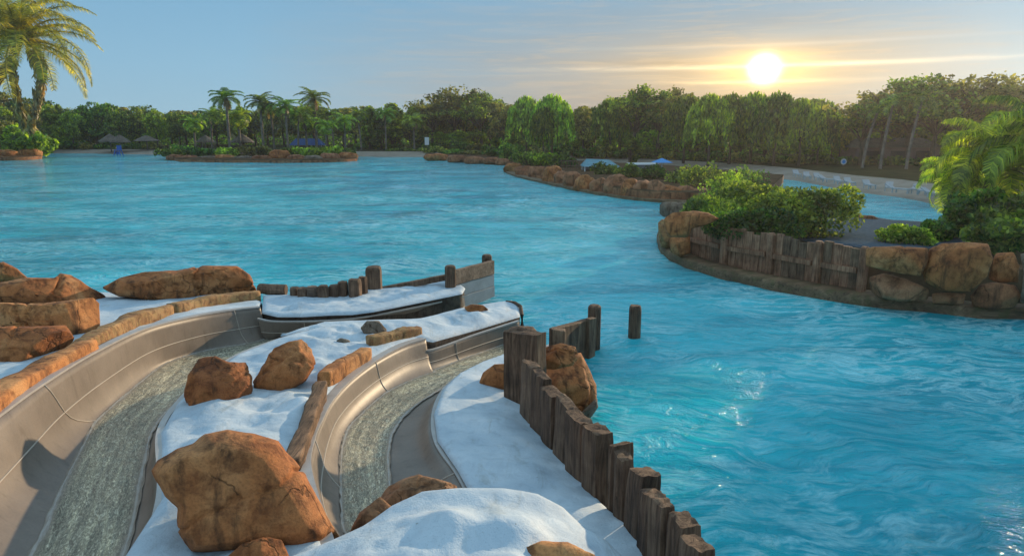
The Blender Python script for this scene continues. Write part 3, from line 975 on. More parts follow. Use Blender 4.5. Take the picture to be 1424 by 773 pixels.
# ---------------------------------------------------------------- timber
def stump(name, label, x, ytop, zb, ybase, wpx, m='wood', cat='post', group=None, seed=0, lean=(0, 0), n=14, sq=.8, slope=0, parent=None):
    """upright timber; base at photo (x,ybase) height zb, top seen at ytop"""
    b = P(x, ybase, zb)
    top = PY(x, ytop, b[1])
    w = wpx / F * np.linalg.norm(b - [0, 0, CH]) / 2
    rg = np.random.default_rng(seed + 50)
    lv = [0, .15, .35, .55, .75, .9, .97, 1.0]
    V, fs = [], []
    z0 = min(zb - .5, b[2] - .4)
    tz = top[2] - .0
    for li, l in enumerate(lv):
        z = z0 + (tz - z0) * l
        rs = 1.0 if l < .95 else (.93 if l < .99 else .8)
        for k in range(n):
            a = 2 * math.pi * k / n
            c, s = math.cos(a), math.sin(a)
            rr = w * rs * (1 + .07 * math.sin(3 * a + seed) + .05 * math.sin(7 * a + seed * 2))
            V.append((b[0] + lean[0] * l + rr * math.copysign(abs(c) ** sq, c), b[1] + w + lean[1] * l + rr * math.copysign(abs(s) ** sq, s), z + (rg.uniform(-.012, .012) + slope * c * w if l > .9 else 0)))
    for i in range(len(lv) - 1):
        for k in range(n):
            k2 = (k + 1) % n
            fs.append([i * n + k, i * n + k2, (i + 1) * n + k2, (i + 1) * n + k])
    fs.append(list(range(n))[::-1]); fs.append([(len(lv) - 1) * n + k for k in range(n)])
    o = solid(name, V, fs, M[m], parent, True)
    try:
        o.data.set_sharp_from_angle(angle=R(38))
    except Exception:
        pass
    if parent is None: tag(o, label, cat, group)
    return o


g = 'short timber posts along the far side of the snow ledge'
# fallen stubby log
MB().tube([P(362, 401, .98), P(378, 403, .98), P(398, 403, .98)], [.13, .15, .14], 12).build('timber_stub', M['wood_lt'], smooth=False)
tag(bpy.context.scene.objects['timber_stub'], 'stubby round log lying at the start of the post row by the long boulder', 'log')
posts = [(408, 401, .8, 416, 12, 'wood', 'lowest dark post right beside the stubby log'),
         (420, 402, .8, 418, 15, 'wood_lt', 'squat dark post second from the stubby log'),
         (433, 400, .8, 418, 15, 'wood_grey', 'squat pale topped post third from the stubby log'),
         (448, 399, .8, 418, 15, 'wood_lt', 'broad brown post in the middle of the post row'),
         (464, 398, .8, 416, 14, 'wood_lt', 'brown post with a lit edge just past the middle of the row'),
         (476, 393, .8, 415, 13, 'wood', 'dark topped post rising above its brown neighbours in the row'),
         (492, 390, .8, 416, 17, 'wood_lt', 'reddish brown post standing in front next to the tallest row post'),
         (504, 386, .78, 412, 12, 'wood', 'dark post half hidden behind the tallest row post'),
         (518, 373, .78, 405, 22, 'wood_lt', 'tallest round post at the end of the row on the ledge')]
for i, (x, yt, zb, yb, w, m_, lb) in enumerate(posts):
    stump('timber_post', lb, x, yt, zb, yb, w, m_, 'post', g, seed=i)


def board(name, a, b, h, t, m, parent=None, label=None, cat=None, nrm=None):
    """a board standing on edge between top points a and b, height h, thickness t"""
    a, b = np.asarray(a, float), np.asarray(b, float)
    d = (b - a) * np.array([1, 1, 0]); d /= np.linalg.norm(d)
    sd = np.array([-d[1], d[0], 0]) * t / 2
    n = 12
    V = []
    for i in range(n):
        p = a + (b - a) * i / (n - 1)
        j = .012 * noise.noise(Vector((p[0] * 4, p[1] * 4, h)))
        for s1, z in ((1, 0), (-1, 0), (-1, -h), (1, -h)):
            V.append(p + sd * s1 + np.array([0, 0, z + j]))
    fs = []
    for i in range(n - 1):
        for k in range(4):
            k2 = (k + 1) % 4
            fs.append([i * 4 + k, i * 4 + k2, (i + 1) * 4 + k2, (i + 1) * 4 + k])
    fs += [[3, 2, 1, 0], [(n - 1) * 4 + k for k in range(4)]]
    o = solid(name, V, fs, M[m], parent)
    bv = o.modifiers.new('b', 'BEVEL'); bv.width = min(.012, t * .2); bv.segments = 1
    if label: tag(o, label, cat)
    return o


w0 = P(648, 398, .62); 
root = empty('timber_wall', (w0[0], w0[1], 0), 'low timber board wall jutting into the pool past the snow ledge', 'wall')
e1 = P(686, 411, 0); n1 = PY(627, 371, w0[1] + .1)
ta = PY(630, 376, 18.6); tb = PY(685, 362, 20.4)
board('board', ta, tb, .42, .14, 'wood_grey', root)
tc_, td = ta - [0, 0, .43], tb - [0, 0, .43]
board('lower_board', tc_ + [0, .02, 0], td + [0, .02, 0], .36, .12, 'bluegrey', root)
board('footing', tc_ + [0, .03, -.37], td + [0, .03, -.37], .8, .15, 'bluegrey', root)
ra = PY(520, 402, 17.9); rb = PY(628, 381, 18.7)
board('rail', ra + [0, .1, 0], rb + [0, .1, 0], .16, .14, 'wood_lt', root)
def post_at(x, y, Yd, r, zb, m, parent):
    t = PY(x, y, Yd)
    pts = [(t[0], t[1], zb), (t[0], t[1], t[2] - .08), (t[0], t[1], t[2] - .03), (t[0], t[1], t[2])]
    o = MB().tube(pts, [r, r * 1.02, r * .96, r * .7], 12).build('post', M[m], parent)
    return o
post_at(626, 369, 18.5, .15, -1, 'wood_lt', root)
post_at(677, 354, 20.5, .15, -1, 'wood', root)
# end cap plate of the snow ledge between slides
root = empty('end_board', P(724, 445, 0), 'dark curved end board closing the snow strip where the shorter slide meets the pool', 'board')
MB().tube([P(704, 420, .62), P(716, 421, .63), P(724, 426, .6), P(726, 438, .5), P(726, 452, .2), P(726, 470, -.2)], .045, 8).build('edge_strip', M['wood'], root)

# plank fence ----------------------------------------------------
fb = empty('plank_fence', P(770, 650, 0), 'staggered dark plank fence running from the tall post down to the gap', 'fence', 'palisade fence between the snow and the pool')
fb2 = empty('plank_fence', P(880, 748, 0), 'staggered dark plank fence beyond the gap, leaving the picture at the bottom', 'fence', 'palisade fence between the snow and the pool')


def plank(parent, a_px, b_px, y1, y2, zb, thick=.13, m='wood', name='plank', zoff=.0, seed=0, cap=True):
    """upright plank: base from photo a to b (on the snow at zb), top seen at y1 (over a) and y2 (over b)"""
    A_, B_ = P(a_px[0], a_px[1], zb), P(b_px[0], b_px[1], zb)
    ta, tb = PY(a_px[0], y1, A_[1])[2], PY(b_px[0], y2, B_[1])[2]
    d = (B_ - A_) * [1, 1, 0]; L = np.linalg.norm(d); d /= L
    nrm = np.array([-d[1], d[0], 0])
    if nrm[0] < 0: nrm = -nrm           # towards the water
    A_ = A_ + d * .012; B_ = B_ - d * .012
    rg = np.random.default_rng(seed + 9)
    nu, nv_, nt_ = 7, 14, 4
    V, fs = [], []
    def pt(u, v, w):
        p = A_ + (B_ - A_) * u
        zt = ta + (tb - ta) * u + .03 * noise.noise(Vector((u * 3 + seed, w * 2, 5.0)))
        z = (zb - .7) + (zt - (zb - .7)) * v
        edge = min(u, 1 - u) * 2
        bulge = .012 * (1 - (1 - edge) ** 3)
        ww = (w - .5) * thick + thick / 2
        g_ = .010 * noise.noise(Vector((u * 9 + seed * 3.3, v * 1.2, w * 2))) + .014 * noise.noise(Vector((u * 3 + seed, v * 3, 7.7)))
        if v > .96: ww = ww + (.5 - w) * .02
        lean = .05 * math.sin(seed * 5.1) * max(0, v - .3)
        return p + d * lean + nrm * .05 * math.sin(seed * 2.3) * max(0, v - .3) + nrm * (ww - (bulge + g_) * (1 if w < .5 else -1)) + d * (.012 * noise.noise(Vector((v * 3 + seed, w, 2.2)))) + np.array([0, 0, z])*1 - np.array([0, 0, p[2]])
    # six sided grid
    def grid(fn, a, b):
        base = len(V)
        for i in range(a + 1):
            for j in range(b + 1):
                V.append(fn(i / a, j / b))
        for i in range(a):
            for j in range(b):
                q = base + i * (b + 1) + j
                fs.append([q, q + 1, q + b + 2, q + b + 1])
    grid(lambda u, v: pt(u, v, 0), nu, nv_)
    grid(lambda u, v: pt(1 - u, v, 1), nu, nv_)
    grid(lambda u, v: pt(0, v, 1 - u), nt_, nv_)
    grid(lambda u, v: pt(1, v, u), nt_, nv_)
    grid(lambda u, v: pt(u, 1, v), nu, nt_)
    V = np.array(V)
    import bmesh
    me = np_mesh(name, V - WLOC[parent.name], fs, M[m])
    bm = bmesh.new(); bm.from_mesh(me)
    bmesh.ops.remove_doubles(bm, verts=bm.verts, dist=.002)
    bmesh.ops.recalc_face_normals(bm, faces=bm.faces)
    bm.to_mesh(me); bm.free()
    me.polygons.foreach_set('use_smooth', [True] * len(me.polygons))
    try: me.set_sharp_from_angle(angle=R(40))
    except Exception: pass
    o = link(name, me, (0, 0, 0), parent)
    return o


# big end post
A_ = [(700, 558), (722, 575)]
plank(fb, (700, 560), (748, 574), 462, 468, .66, .26, 'wood', 'tall_post', seed=1)
pl = [((722, 580), (736, 597), 500, 512, .70, .16), ((736, 597), (752, 616), 512, 528, .74, .14), ((752, 616), (768, 636), 536, 552, .77, .2),
      ((768, 636), (786, 658), 550, 572, .82, .15), ((786, 658), (808, 682), 572, 592, .87, .18), ((808, 682), (829, 701), 590, 606, .92, .22)]
for i, (a, b, y1, y2, z, th) in enumerate(pl):
    plank(fb, a, b, y1, y2, z, th, 'wood' if i % 3 else 'wood_lt', seed=i + 3)
pl2 = [((843, 713), (852, 721), 618, 622, .96, .24), ((852, 721), (866, 732), 624, 640, .99, .15), ((865, 732), (884, 762), 646, 660, 1.04, .2),
       ((884, 763), (900, 787), 676, 690, 1.08, .16), ((900, 787), (920, 814), 686, 706, 1.12, .13), ((920, 814), (942, 844), 714, 738, 1.15, .17), ((942, 844), (968, 886), 742, 766, 1.18, .15), ((968, 886), (1000, 932), 776, 800, 1.2, .15)]
for i, (a, b, y1, y2, z, th) in enumerate(pl2):
    plank(fb2, a, b, y1 + 2, y2 + 2, z, th, 'wood_lt' if i % 3 == 1 else 'wood', seed=i + 23)
# weathered rounded head of the tall post
_v, _f = ico(4)
_tp = PY(724, 462, P(700, 560, .66)[1] + .1)
_n = np.array([noise.fractal(Vector(tuple(q * 1.6)), .9, 2.1, 5) for q in _v])
_q = _v * (1 + .16 * _n[:, None]) * [.265, .19, .115] + _tp + [0.02, .06, -.03]
solid('cap', _q, _f, M['wood'], fb, True)
# board barrier behind the pile
rt2 = empty('timber_barrier', P(825, 500, 0), 'angled dark timber barrier with a tall round end post behind the rock pile', 'barrier')
board('board', PY(768, 457, 13.4), PY(826, 441, 15.1), 1.2, .16, 'wood', rt2)
board('cap', PY(767, 456, 13.38), PY(786, 459, 13.35), .45, .2, 'wood_lt', rt2)
post_at(827, 424, 15.2, .15, -1, 'wood', rt2)
board('brace', PY(817, 443, 14.55), PY(826, 441, 14.75), 1.3, .12, 'wood_lt', rt2)
stump('mooring_post', 'lone dark round post standing free in the open water', 883, 427, 0, 472, 17, 'wood', 'post', seed=77, sq=.98)
# ---------------------------------------------------------------- foliage builders
def leaf_quads(cen, size, elong=1.8, up=0.0, jit=.35, dirs=None, seed=0):
    """one small folded leaf face per centre"""
    rg = np.random.default_rng(seed)
    n = len(cen)
    a = rg.normal(size=(n, 3))
    if dirs is not None: a = a * .45 + dirs
    a[:, 2] += up
    a /= np.linalg.norm(a, axis=1)[:, None]
    b = rg.normal(size=(n, 3)); b -= (b * a).sum(1)[:, None] * a
    b /= np.linalg.norm(b, axis=1)[:, None]
    s = size * rg.uniform(1 - jit, 1 + jit, (n, 1))
    V = np.stack([cen - a * s * elong / 2, cen + b * s * .5, cen + a * s * elong / 2, cen - b * s * .5], 1).reshape(-1, 3)
    Fq = np.arange(n * 4).reshape(n, 4)
    return V, Fq


def cloud(blobs, n, seed=0, inner=.55, gap=.0, gs=1.0):
    """points near the surface of a set of ellipsoids ((cx,cy,cz),(rx,ry,rz))"""
    rg = np.random.default_rng(seed)
    vol = np.array([r[0] * r[1] + r[1] * r[2] + r[0] * r[2] for _, r in blobs]); vol = vol / vol.sum()
    which = rg.choice(len(blobs), n, p=vol)
    C = np.array([b[0] for b in blobs])[which]; Rr = np.array([b[1] for b in blobs])[which]
    d = rg.normal(size=(n, 3)); d /= np.linalg.norm(d, axis=1)[:, None]
    rad = inner + (1.08 - inner) * rg.random((n, 1)) ** .6
    p = C + d * Rr * rad
    if gap:
        k = np.array([noise.noise(Vector(tuple(q * gs)) + Vector((seed, 0, 0))) for q in p])
        p = p[k > gap - .35]
    return p


def make_tree(kind, seed=0, mat_='leaf_mid', tmat='trunk_dark', name='broadleaf_tree', n=7500, H=10.0, lf=.34):
    rg = np.random.default_rng(seed)
    root = bpy.data.objects.new(name, None); col.objects.link(root); WLOC[root.name] = np.zeros(3)
    mb = MB(); blobs = []
    if kind == 'broad':
        W, cz, th = 4.4, 6.2, 3.0
        mb.tube([(0, 0, -.5), (.05, 0, 1.5), (-.1, .1, 3.4), (.05, 0, 5.2), (.1, .1, 7.5)], [.32, .26, .2, .15, .06], 8)
        for k in range(20):
            a = rg.uniform(0, 2 * math.pi); rr = W * rg.uniform(.25, .8); z = cz + rg.uniform(-3.4, 2.6)
            rr *= math.sqrt(max(.15, 1 - ((z - cz) / 4.2) ** 2)) * 1.15
            s = rg.uniform(.8, 1.6)
            blobs.append(((rr * math.cos(a), rr * math.sin(a), z), (s * 1.15, s * 1.15, s * .85)))
            if k % 2: mb.tube([(0, 0, 3.2), (rr * .5 * math.cos(a), rr * .5 * math.sin(a), (3.2 + z) / 2 + .3), (rr * .9 * math.cos(a), rr * .9 * math.sin(a), z)], [.13, .09, .03], 5)
        blobs += [((0, 0, 8.3), (1.5, 1.5, 1.3)), ((0, 0, 5.5), (2.4, 2.4, 2.2))]
        pts = cloud(blobs, n, seed, .6, .3, .75)
        V, Fq = leaf_quads(pts, lf, 1.7, seed=seed)
    elif kind == 'weep':                     # hanging curtains of foliage
        mb.tube([(0, 0, -.5), (.1, 0, 2.0), (-.15, .1, 4.2), (.1, 0, 7.6)], [.26, .22, .17, .06], 8)
        cen = []
        for k in range(330):
            a = rg.uniform(0, 2 * math.pi); rr = 3.7 * rg.random() ** .5
            top = 9.7 - (rr / 3.7) ** 2 * 2.6 + rg.uniform(-.5, .4)
            ln = rg.uniform(2.0, 5.2)
            m = int(ln * 5.2)
            tt = np.arange(m) / 5.2
            cen.append(np.stack([rr * math.cos(a) * (1 + .05 * tt) + rg.normal(0, .1, m), rr * math.sin(a) * (1 + .05 * tt) + rg.normal(0, .1, m), top - tt], 1))
        cen = np.vstack(cen)
        cen = cen[cen[:, 2] > 1.3]
        V, Fq = leaf_quads(cen, .26, 2.6, seed=seed, dirs=np.tile([0, 0, -1.3], (len(cen), 1)))
        for k in range(7):
            a = rg.uniform(0, 2 * math.pi)
            mb.tube([(0, 0, 4), (1.2 * math.cos(a), 1.2 * math.sin(a), 7), (2.6 * math.cos(a), 2.6 * math.sin(a), 8.2)], [.12, .08, .03], 5)
    elif kind == 'airy':                     # thin, twiggy crown that shows sky
        cen = []
        mb.tube([(0, 0, -.5), (.15, 0, 1.8), (-.1, .1, 3.6)], [.3, .24, .19], 8)
        for k in range(13):
            a = rg.uniform(0, 2 * math.pi); rr = rg.uniform(1.8, 4.6); z = rg.uniform(6.2, 9.6) - rr * .25
            p0 = np.array([-.1, .1, 3.4]); p3 = np.array([rr * math.cos(a), rr * math.sin(a), z])
            p1 = p0 + (p3 - p0) * .35 + [0, 0, .6]; p2 = p0 + (p3 - p0) * .7 + [rg.uniform(-.4, .4), rg.uniform(-.4, .4), .5]
            mb.tube([p0, p1, p2, p3], [.13, .10, .06, .02], 5)
            for j in range(7):
                q0 = p1 + (p3 - p1) * rg.uniform(.1, 1); dd = rg.normal(size=3) * [1.1, 1.1, .6] + [0, 0, .5]
                mb.tube([q0, q0 + dd * .5 + [0, 0, .1], q0 + dd], [.035, .022, .01], 4)
                m = int(n / 91)
                cen.append(q0 + dd * rg.uniform(.3, 1.15, (m, 1)) + rg.normal(0, .33, (m, 3)) * [1, 1, .55])
        cen = np.vstack(cen)
        V, Fq = leaf_quads(cen, lf * .72, 1.7, seed=seed)
    elif kind == 'tall':                     # upright leafy column like bamboo
        mb.tube([(0, 0, -.5), (.1, 0, 4), (0, .1, 8)], [.22, .17, .06], 7)
        for k in range(4):
            a = k * 1.6 + seed; mb.tube([(.3 * math.cos(a), .3 * math.sin(a), -.3), (.8 * math.cos(a), .8 * math.sin(a), 7)], [.09, .04], 5)
        for k in range(17):
            a = rg.uniform(0, 2 * math.pi); z = rg.uniform(2.0, 9.2); rr = rg.uniform(.2, 1.9) * (1.1 - (z / 11) ** 2)
            blobs.append(((rr * math.cos(a), rr * math.sin(a), z), (rg.uniform(.7, 1.2), rg.uniform(.7, 1.2), rg.uniform(.9, 1.6))))
        pts = cloud(blobs, n, seed, .4, .1, .7)
        V, Fq = leaf_quads(pts, lf * .85, 2.3, seed=seed, up=.5)
    t = np_mesh('trunk', mb.v, mb.f, M[tmat], True)
    link('trunk', t, (0, 0, 0), root)
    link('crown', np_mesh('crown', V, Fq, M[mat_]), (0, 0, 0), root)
    root['H'] = H
    return root


def frond(L, droop, width, npair, seed=0, up=.9, leaf_hang=.45, lw=.05, twist=0.0):
    """palm frond from the origin outwards along +x; returns rachis points and leaflet quads"""
    rg = np.random.default_rng(seed)
    n = 14
    p = []
    ang = up
    q = np.array([0.0, 0, 0])
    for i in range(n):
        p.append(q.copy())
        q = q + np.array([math.cos(ang), 0, math.sin(ang)]) * L / (n - 1)
        ang -= droop / (n - 1) * (.5 + 1.1 * i / n)
    p = np.array(p)
    V, Fq = [], []
    us = np.linspace(.1, 1.0, npair)
    for u in us:
        x = u * (n - 1); i = min(int(x), n - 2); b = p[i] + (p[i + 1] - p[i]) * (x - i)
        t = p[i + 1] - p[i]; t /= np.linalg.norm(t)
        ll = width * (math.sin(math.pi * (u * .85 + .12)) ** .6) * rg.uniform(.85, 1.1)
        for s in (-1, 1):
            d = np.array([t[0] * .55, s * 1.0, t[2] * .55 + rg.uniform(-.1, .25)]); d /= np.linalg.norm(d)
            d2 = d * .6 + np.array([0, 0, -leaf_hang * rg.uniform(.7, 1.5)]); 
            m1 = b + d * ll * .5
            e = m1 + d2 / np.linalg.norm(d2) * ll * .55
            wv = t * lw
            k = len(V)
            V += [b - wv * .5, b + wv * .5, m1 + wv * .6, m1 - wv * .6, e]
            Fq += [[k, k + 1, k + 2, k + 3], [k + 3, k + 2, k + 4, k + 4]]
    return p, np.array(V), Fq


def make_palm(name, H=9.0, nf=18, L=2.9, width=.75, npair=26, mat_='leaf_palm', tmat='trunk', seed=0, trunk_r=.16, curve=(0, 0), upr=(-.35, 1.25), dead=0, droop=1.9, lw=.06, shaft=True, hang=.45):
    rg = np.random.default_rng(seed)
    root = bpy.data.objects.new(name, None); col.objects.link(root); WLOC[root.name] = np.zeros(3)
    pts = [(curve[0] * (z / H) ** 1.7, curve[1] * (z / H) ** 1.7, z) for z in np.linspace(-.5, H, 12).clip(0)]
    pts[0] = (0, 0, -.5)
    rad = [trunk_r * (1.25 if i == 0 else 1.0 - .25 * i / 11 + (.04 if i % 2 else 0)) for i in range(12)]
    v, f = tube(pts, rad, 10)
    link('trunk', np_mesh('trunk', v, f, M[tmat], True), (0, 0, 0), root)
    top = np.array([curve[0], curve[1], H])
    V, Fc, rv, rf = [], [], [], []
    DV, DF = [], []
    for k in range(nf + dead):
        isd = k >= nf
        az = k * 2.39996 + rg.uniform(-.2, .2)
        up = upr[1] + (upr[0] - upr[1]) * (k / max(1, nf - 1)) + rg.uniform(-.1, .1) if not isd else rg.uniform(-1.3, -.9)
        rp, lv, lf_ = frond(L * rg.uniform(.85, 1.1) * (.75 if isd else 1), (droop if not isd else .35) * rg.uniform(.8, 1.15), width * (.6 if isd else 1), npair, int(rg.integers(1e6)), up, hang, lw)
        c, s = math.cos(az), math.sin(az)
        Rz = np.array([[c, -s, 0], [s, c, 0], [0, 0, 1]])
        rp = rp @ Rz.T + top; lv = lv @ Rz.T + top
        tv, tf = tube(rp[::2], list(np.linspace(.035, .008, len(rp[::2])) * (L / 2.9)), 4, False)
        TV, TF = (DV, DF) if isd else (V, Fc)
        b = len(TV); TV += [tuple(x) for x in lv]; TF += [[i + b for i in q] if q[2] != q[3] else [i + b for i in q[:3]] for q in lf_]
        b = len(TV); TV += [tuple(x) for x in tv]; TF += [[i + b for i in q] for q in tf]
    # fix degenerate triangles
    def clean(F_): return [[i for j, i in enumerate(q) if i not in q[:j]] for q in F_]
    link('crown', np_mesh('crown', V, clean(Fc), M[mat_]), (0, 0, 0), root)
    if dead:
        link('dead_fronds', np_mesh('dead_fronds', DV, clean(DF), M['dead']), (0, 0, 0), root)
    root['H'] = H + L * .35
    return root


def place(proto, loc, s, rz=0, label=None, cat='tree', group=None, sxy=None):
    o = copy_tree(proto)
    o.location = tuple(float(x) for x in loc)
    sxy = sxy or s
    o.scale = (sxy, sxy, s)
    o.rotation_euler = (0, 0, rz)
    if 'H' in o: del o['H']
    tag(o, label, cat, group)
    return o


def drop_proto(o):
    for ch in list(o.children): bpy.data.objects.remove(ch)
    bpy.data.objects.remove(o)


def plant_at(proto, x, ytop, Y, zg=.5, w=1.0, label=None, cat='tree', group=None, H=None):
    """stand a copy at ground distance Y in photo column x, its top seen at ytop"""
    t = PY(x, ytop, Y)
    s = (t[2] - zg) / (H or proto['H'])
    return place(proto, (t[0], t[1], zg), s, random.uniform(0, 6.28), label, cat, group, s * w)


def bush(label, px, ytop, Y, zg, rx, h, m='leaf_mid', n=1500, lf=.12, seed=0, name='bush', cat='bush', group=None, ry=None, elong=1.8, up=.25, gap=.05):
    """bush: many leaves on several uneven lobes, with stems"""
    c = PY(px, 300, Y); c[2] = zg
    rg = np.random.default_rng(seed + 5)
    ry = ry or rx * .8
    bl = []
    for k in range(10):
        a = rg.uniform(0, 6.28); q = rg.uniform(.2, .75)
        s = rg.uniform(.3, .5)
        zz = h * rg.uniform(.3, .78) * (1 - .35 * q * q)
        bl.append(((c[0] + rx * q * math.cos(a), c[1] + ry * q * math.sin(a), zg + zz), (rx * s, ry * s, h * rg.uniform(.2, .34))))
    bl.append(((c[0], c[1], zg + h * .35), (rx * .8, ry * .8, h * .38)))
    pts = cloud(bl, n, seed, .5, gap, 1.6 / max(rx, .5))
    pts = pts[pts[:, 2] > zg - .1]
    V, Fq = leaf_quads(pts, lf, elong, seed=seed, up=up)
    root = empty(name, c, label, cat, group)
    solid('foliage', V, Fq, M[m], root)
    mb = MB()
    for k in range(5):
        a = rg.uniform(0, 6.28)
        mb.tube([c + [0, 0, -.1], c + [rx * .3 * math.cos(a), ry * .3 * math.sin(a), h * .35], c + [rx * .55 * math.cos(a), ry * .55 * math.sin(a), h * .65]], [.04, .028, .012], 5)
    mb.build('stems', M['trunk_dark'], root)
    return root


# ---------------------------------------------------------------- right hand island
KW = [(1500, 455), (1424, 446), (1360, 443), (1300, 437), (1250, 431), (1200, 425), (1150, 417), (1100, 408), (1050, 398), (1010, 389), (975, 379), (945, 368), (925, 357), (915, 344), (914, 330)]
kw = np.array([P(x, y, 0) for x, y in KW])
kc = catmull(kw, 90)
V, fs = [], []
prof = [(0, -.6), (0, .0), (-.02, .18), (.03, .27), (.10, .30), (.55, .30), (.95, .33), (1.0, -.6)]
for i in range(len(kc)):
    t = kc[min(i + 1, 89)] - kc[max(i - 1, 0)]; t /= np.linalg.norm(t)
    inn = np.array([t[1], -t[0], 0])
    j = .05 * noise.noise(Vector((i * .35, 0, 0)))
    for k, (a, z) in enumerate(prof):
        jj = .03 * noise.noise(Vector((kc[i][0] * 2, kc[i][1] * 2, k * 2.0)))
        V.append(kc[i] + inn * (a * .62 + jj + (j if k < 5 else 0)) + [0, 0, z * 1.05 + (jj if z > 0 else 0)])
np_ = len(prof)
for i in range(len(kc) - 1):
    for k in range(np_ - 1):
        fs.append([i * np_ + k, i * np_ + k + 1, (i + 1) * np_ + k + 1, (i + 1) * np_ + k])
o = solid('kerb', V, fs, M['kerb'], smooth=True, base=(0, 0, 0)); o['kind'] = 'structure'

# island ground
isl = [tuple(P(x, y, 1.0)) for x, y in [(1500, 345), (1424, 345), (1330, 345), (1210, 346), (1120, 336), (1040, 324), (985, 312), (945, 300), (930, 290), (960, 283), (1040, 284), (1120, 292), (1190, 300), (1240, 308), (1330, 314), (1424, 314), (1520, 314)]]
patch('island_ground', isl, amp=.05, rnd=.1, step=.4, bstep=.5, m='path', sm='soil', seed=21)
# wall of planks with posts
wl = [(957, 353, 307), (1003, 366, 316), (1066, 378, 326), (1130, 391, 337), (1192, 403, 345)]
W3 = [(P(x, y, .3), PY(x, yt, P(x, y, .3)[1])[2]) for x, y, yt in wl]
fr = empty('retaining_fence', (W3[2][0][0], W3[2][0][1], .3), 'curved grey brown plank retaining fence with four posts on the island edge', 'fence')
pi = 0
for s_ in range(4):
    (a, za), (b, zb_) = W3[s_], W3[s_ + 1]
    L = np.linalg.norm((b - a)[:2]); n = max(3, int(L / .27))
    d = (b - a) / n; dn = d / np.linalg.norm(d); nr = np.array([-dn[1], dn[0], 0])
    for k in range(n):
        q0 = a + d * k + dn * .008; q1 = a + d * (k + 1) - dn * .008
        zt = za + (zb_ - za) * (k + .5) / n + random.uniform(-.05, .05) + .05 * math.sin(k * 1.3)
        mid_ = (q0 + q1) / 2 + nr * random.uniform(-.015, .015)
        mb = MB(); mb.box((mid_[0], mid_[1], (zt - .1) / 2), (np.linalg.norm(q1 - q0), .09, zt + .1), math.atan2(dn[1], dn[0]))
        o = mb.build('plank', M['wood_isl' if random.random() < .6 else 'wood_lt'], fr)
    rz = math.atan2(dn[1], dn[0])
    c = (a + b) / 2 - nr * .1
    zr = .3 + (za + zb_) / 2 * .38
    MB().box((c[0], c[1], zr), (L * .96, .10, .16), rz, 0, 0).build('rail', M['wood_isl'], fr)
for i, (p, z) in enumerate(W3[1:] ):
    MB().tube([(p[0], p[1] - .2, 0), (p[0], p[1] - .2, z * .6), (p[0], p[1] - .2, z + .03), (p[0], p[1] - .2, z + .08)], [.14, .14, .13, .09], 10).build('post', M['wood_isl'], fr)
p, z = W3[0]
MB().tube([(p[0], p[1] - .1, 0), (p[0], p[1] - .1, z), (p[0], p[1] - .1, z + .03)], [.12, .11, .09], 10).build('post', M['wood_lt'], fr)

gi = 'rocks edging the island'
rock('rounded orange rock standing on the island kerb where the plank fence starts', [(924, 303), (935, 296), (965, 293), (985, 296), (1000, 304), (985, 312), (962, 318), (958, 330), (930, 330), (924, 315)], .95, m='rock', seed=71, base_xy=(955, 345), group=gi, depth=.8, sub=4)
rock('tall lower orange rock below the rounded one at the fence start', [(930, 330), (960, 328), (960, 352), (945, 358), (932, 350)], .3, m='rock', seed=72, base_xy=(945, 358), group=gi, sub=4)
rock('dark mossy rock at the tip of the island right above the water', [(915, 310), (922, 303), (932, 318), (934, 345), (920, 345), (916, 330)], .2, m='rock_moss', seed=73, base_xy=(924, 350), group=gi, sub=4)
rock('flat grey capstone on the tip of the island', [(917, 284), (925, 281), (960, 281), (964, 286), (962, 298), (940, 302), (922, 302), (917, 296)], .95, m='rock_grey', seed=74, base_xy=(940, 304), group=gi, sub=4, rough=.03, facets=10)
rock('wide orange slab of rock next to the last fence post', [(1203, 346), (1215, 343), (1250, 342), (1290, 345), (1292, 362), (1280, 384), (1240, 378), (1204, 370)], .95, m='rock', seed=75, base_xy=(1250, 392), group=gi, depth=.7, cracks=2)
rock('biggest squarish orange rock in the island wall of boulders', [(1283, 372), (1292, 346), (1310, 338), (1345, 335), (1375, 339), (1380, 360), (1374, 385), (1350, 405), (1310, 405), (1285, 392)], .55, m='rock', seed=76, base_xy=(1330, 418), group=gi, depth=.7, cracks=2)
rock('long reddish rock resting on the kerb under the wide slab', [(1208, 385), (1230, 380), (1262, 388), (1292, 402), (1292, 418), (1250, 420), (1208, 410)], .3, m='rock_far', seed=77, base_xy=(1250, 421), group=gi, depth=.8, sub=4)
rock('small low rock wedged under the biggest squarish rock', [(1296, 408), (1320, 407), (1344, 409), (1342, 423), (1297, 422)], .3, m='rock_far', seed=78, base_xy=(1320, 425), group=gi, sub=4)
rock('domed reddish rock on the kerb beside the small wedged one', [(1348, 412), (1362, 396), (1385, 392), (1412, 396), (1420, 410), (1412, 428), (1380, 431), (1352, 426)], .3, m='rock_far', seed=79, base_xy=(1385, 431), group=gi, sub=4)
rock('brown rock leaning behind the domed one', [(1378, 365), (1385, 352), (1410, 350), (1418, 370), (1416, 392), (1390, 394), (1374, 388)], .8, m='rock', seed=80, base_xy=(1395, 402), group=gi, sub=4)
rock('rock cut by the picture edge at the end of the island wall', [(1418, 352), (1440, 348), (1470, 350), (1480, 425), (1440, 430), (1418, 420), (1424, 380)], .4, m='rock_grey', seed=81, base_xy=(1445, 436), group=gi, sub=4)
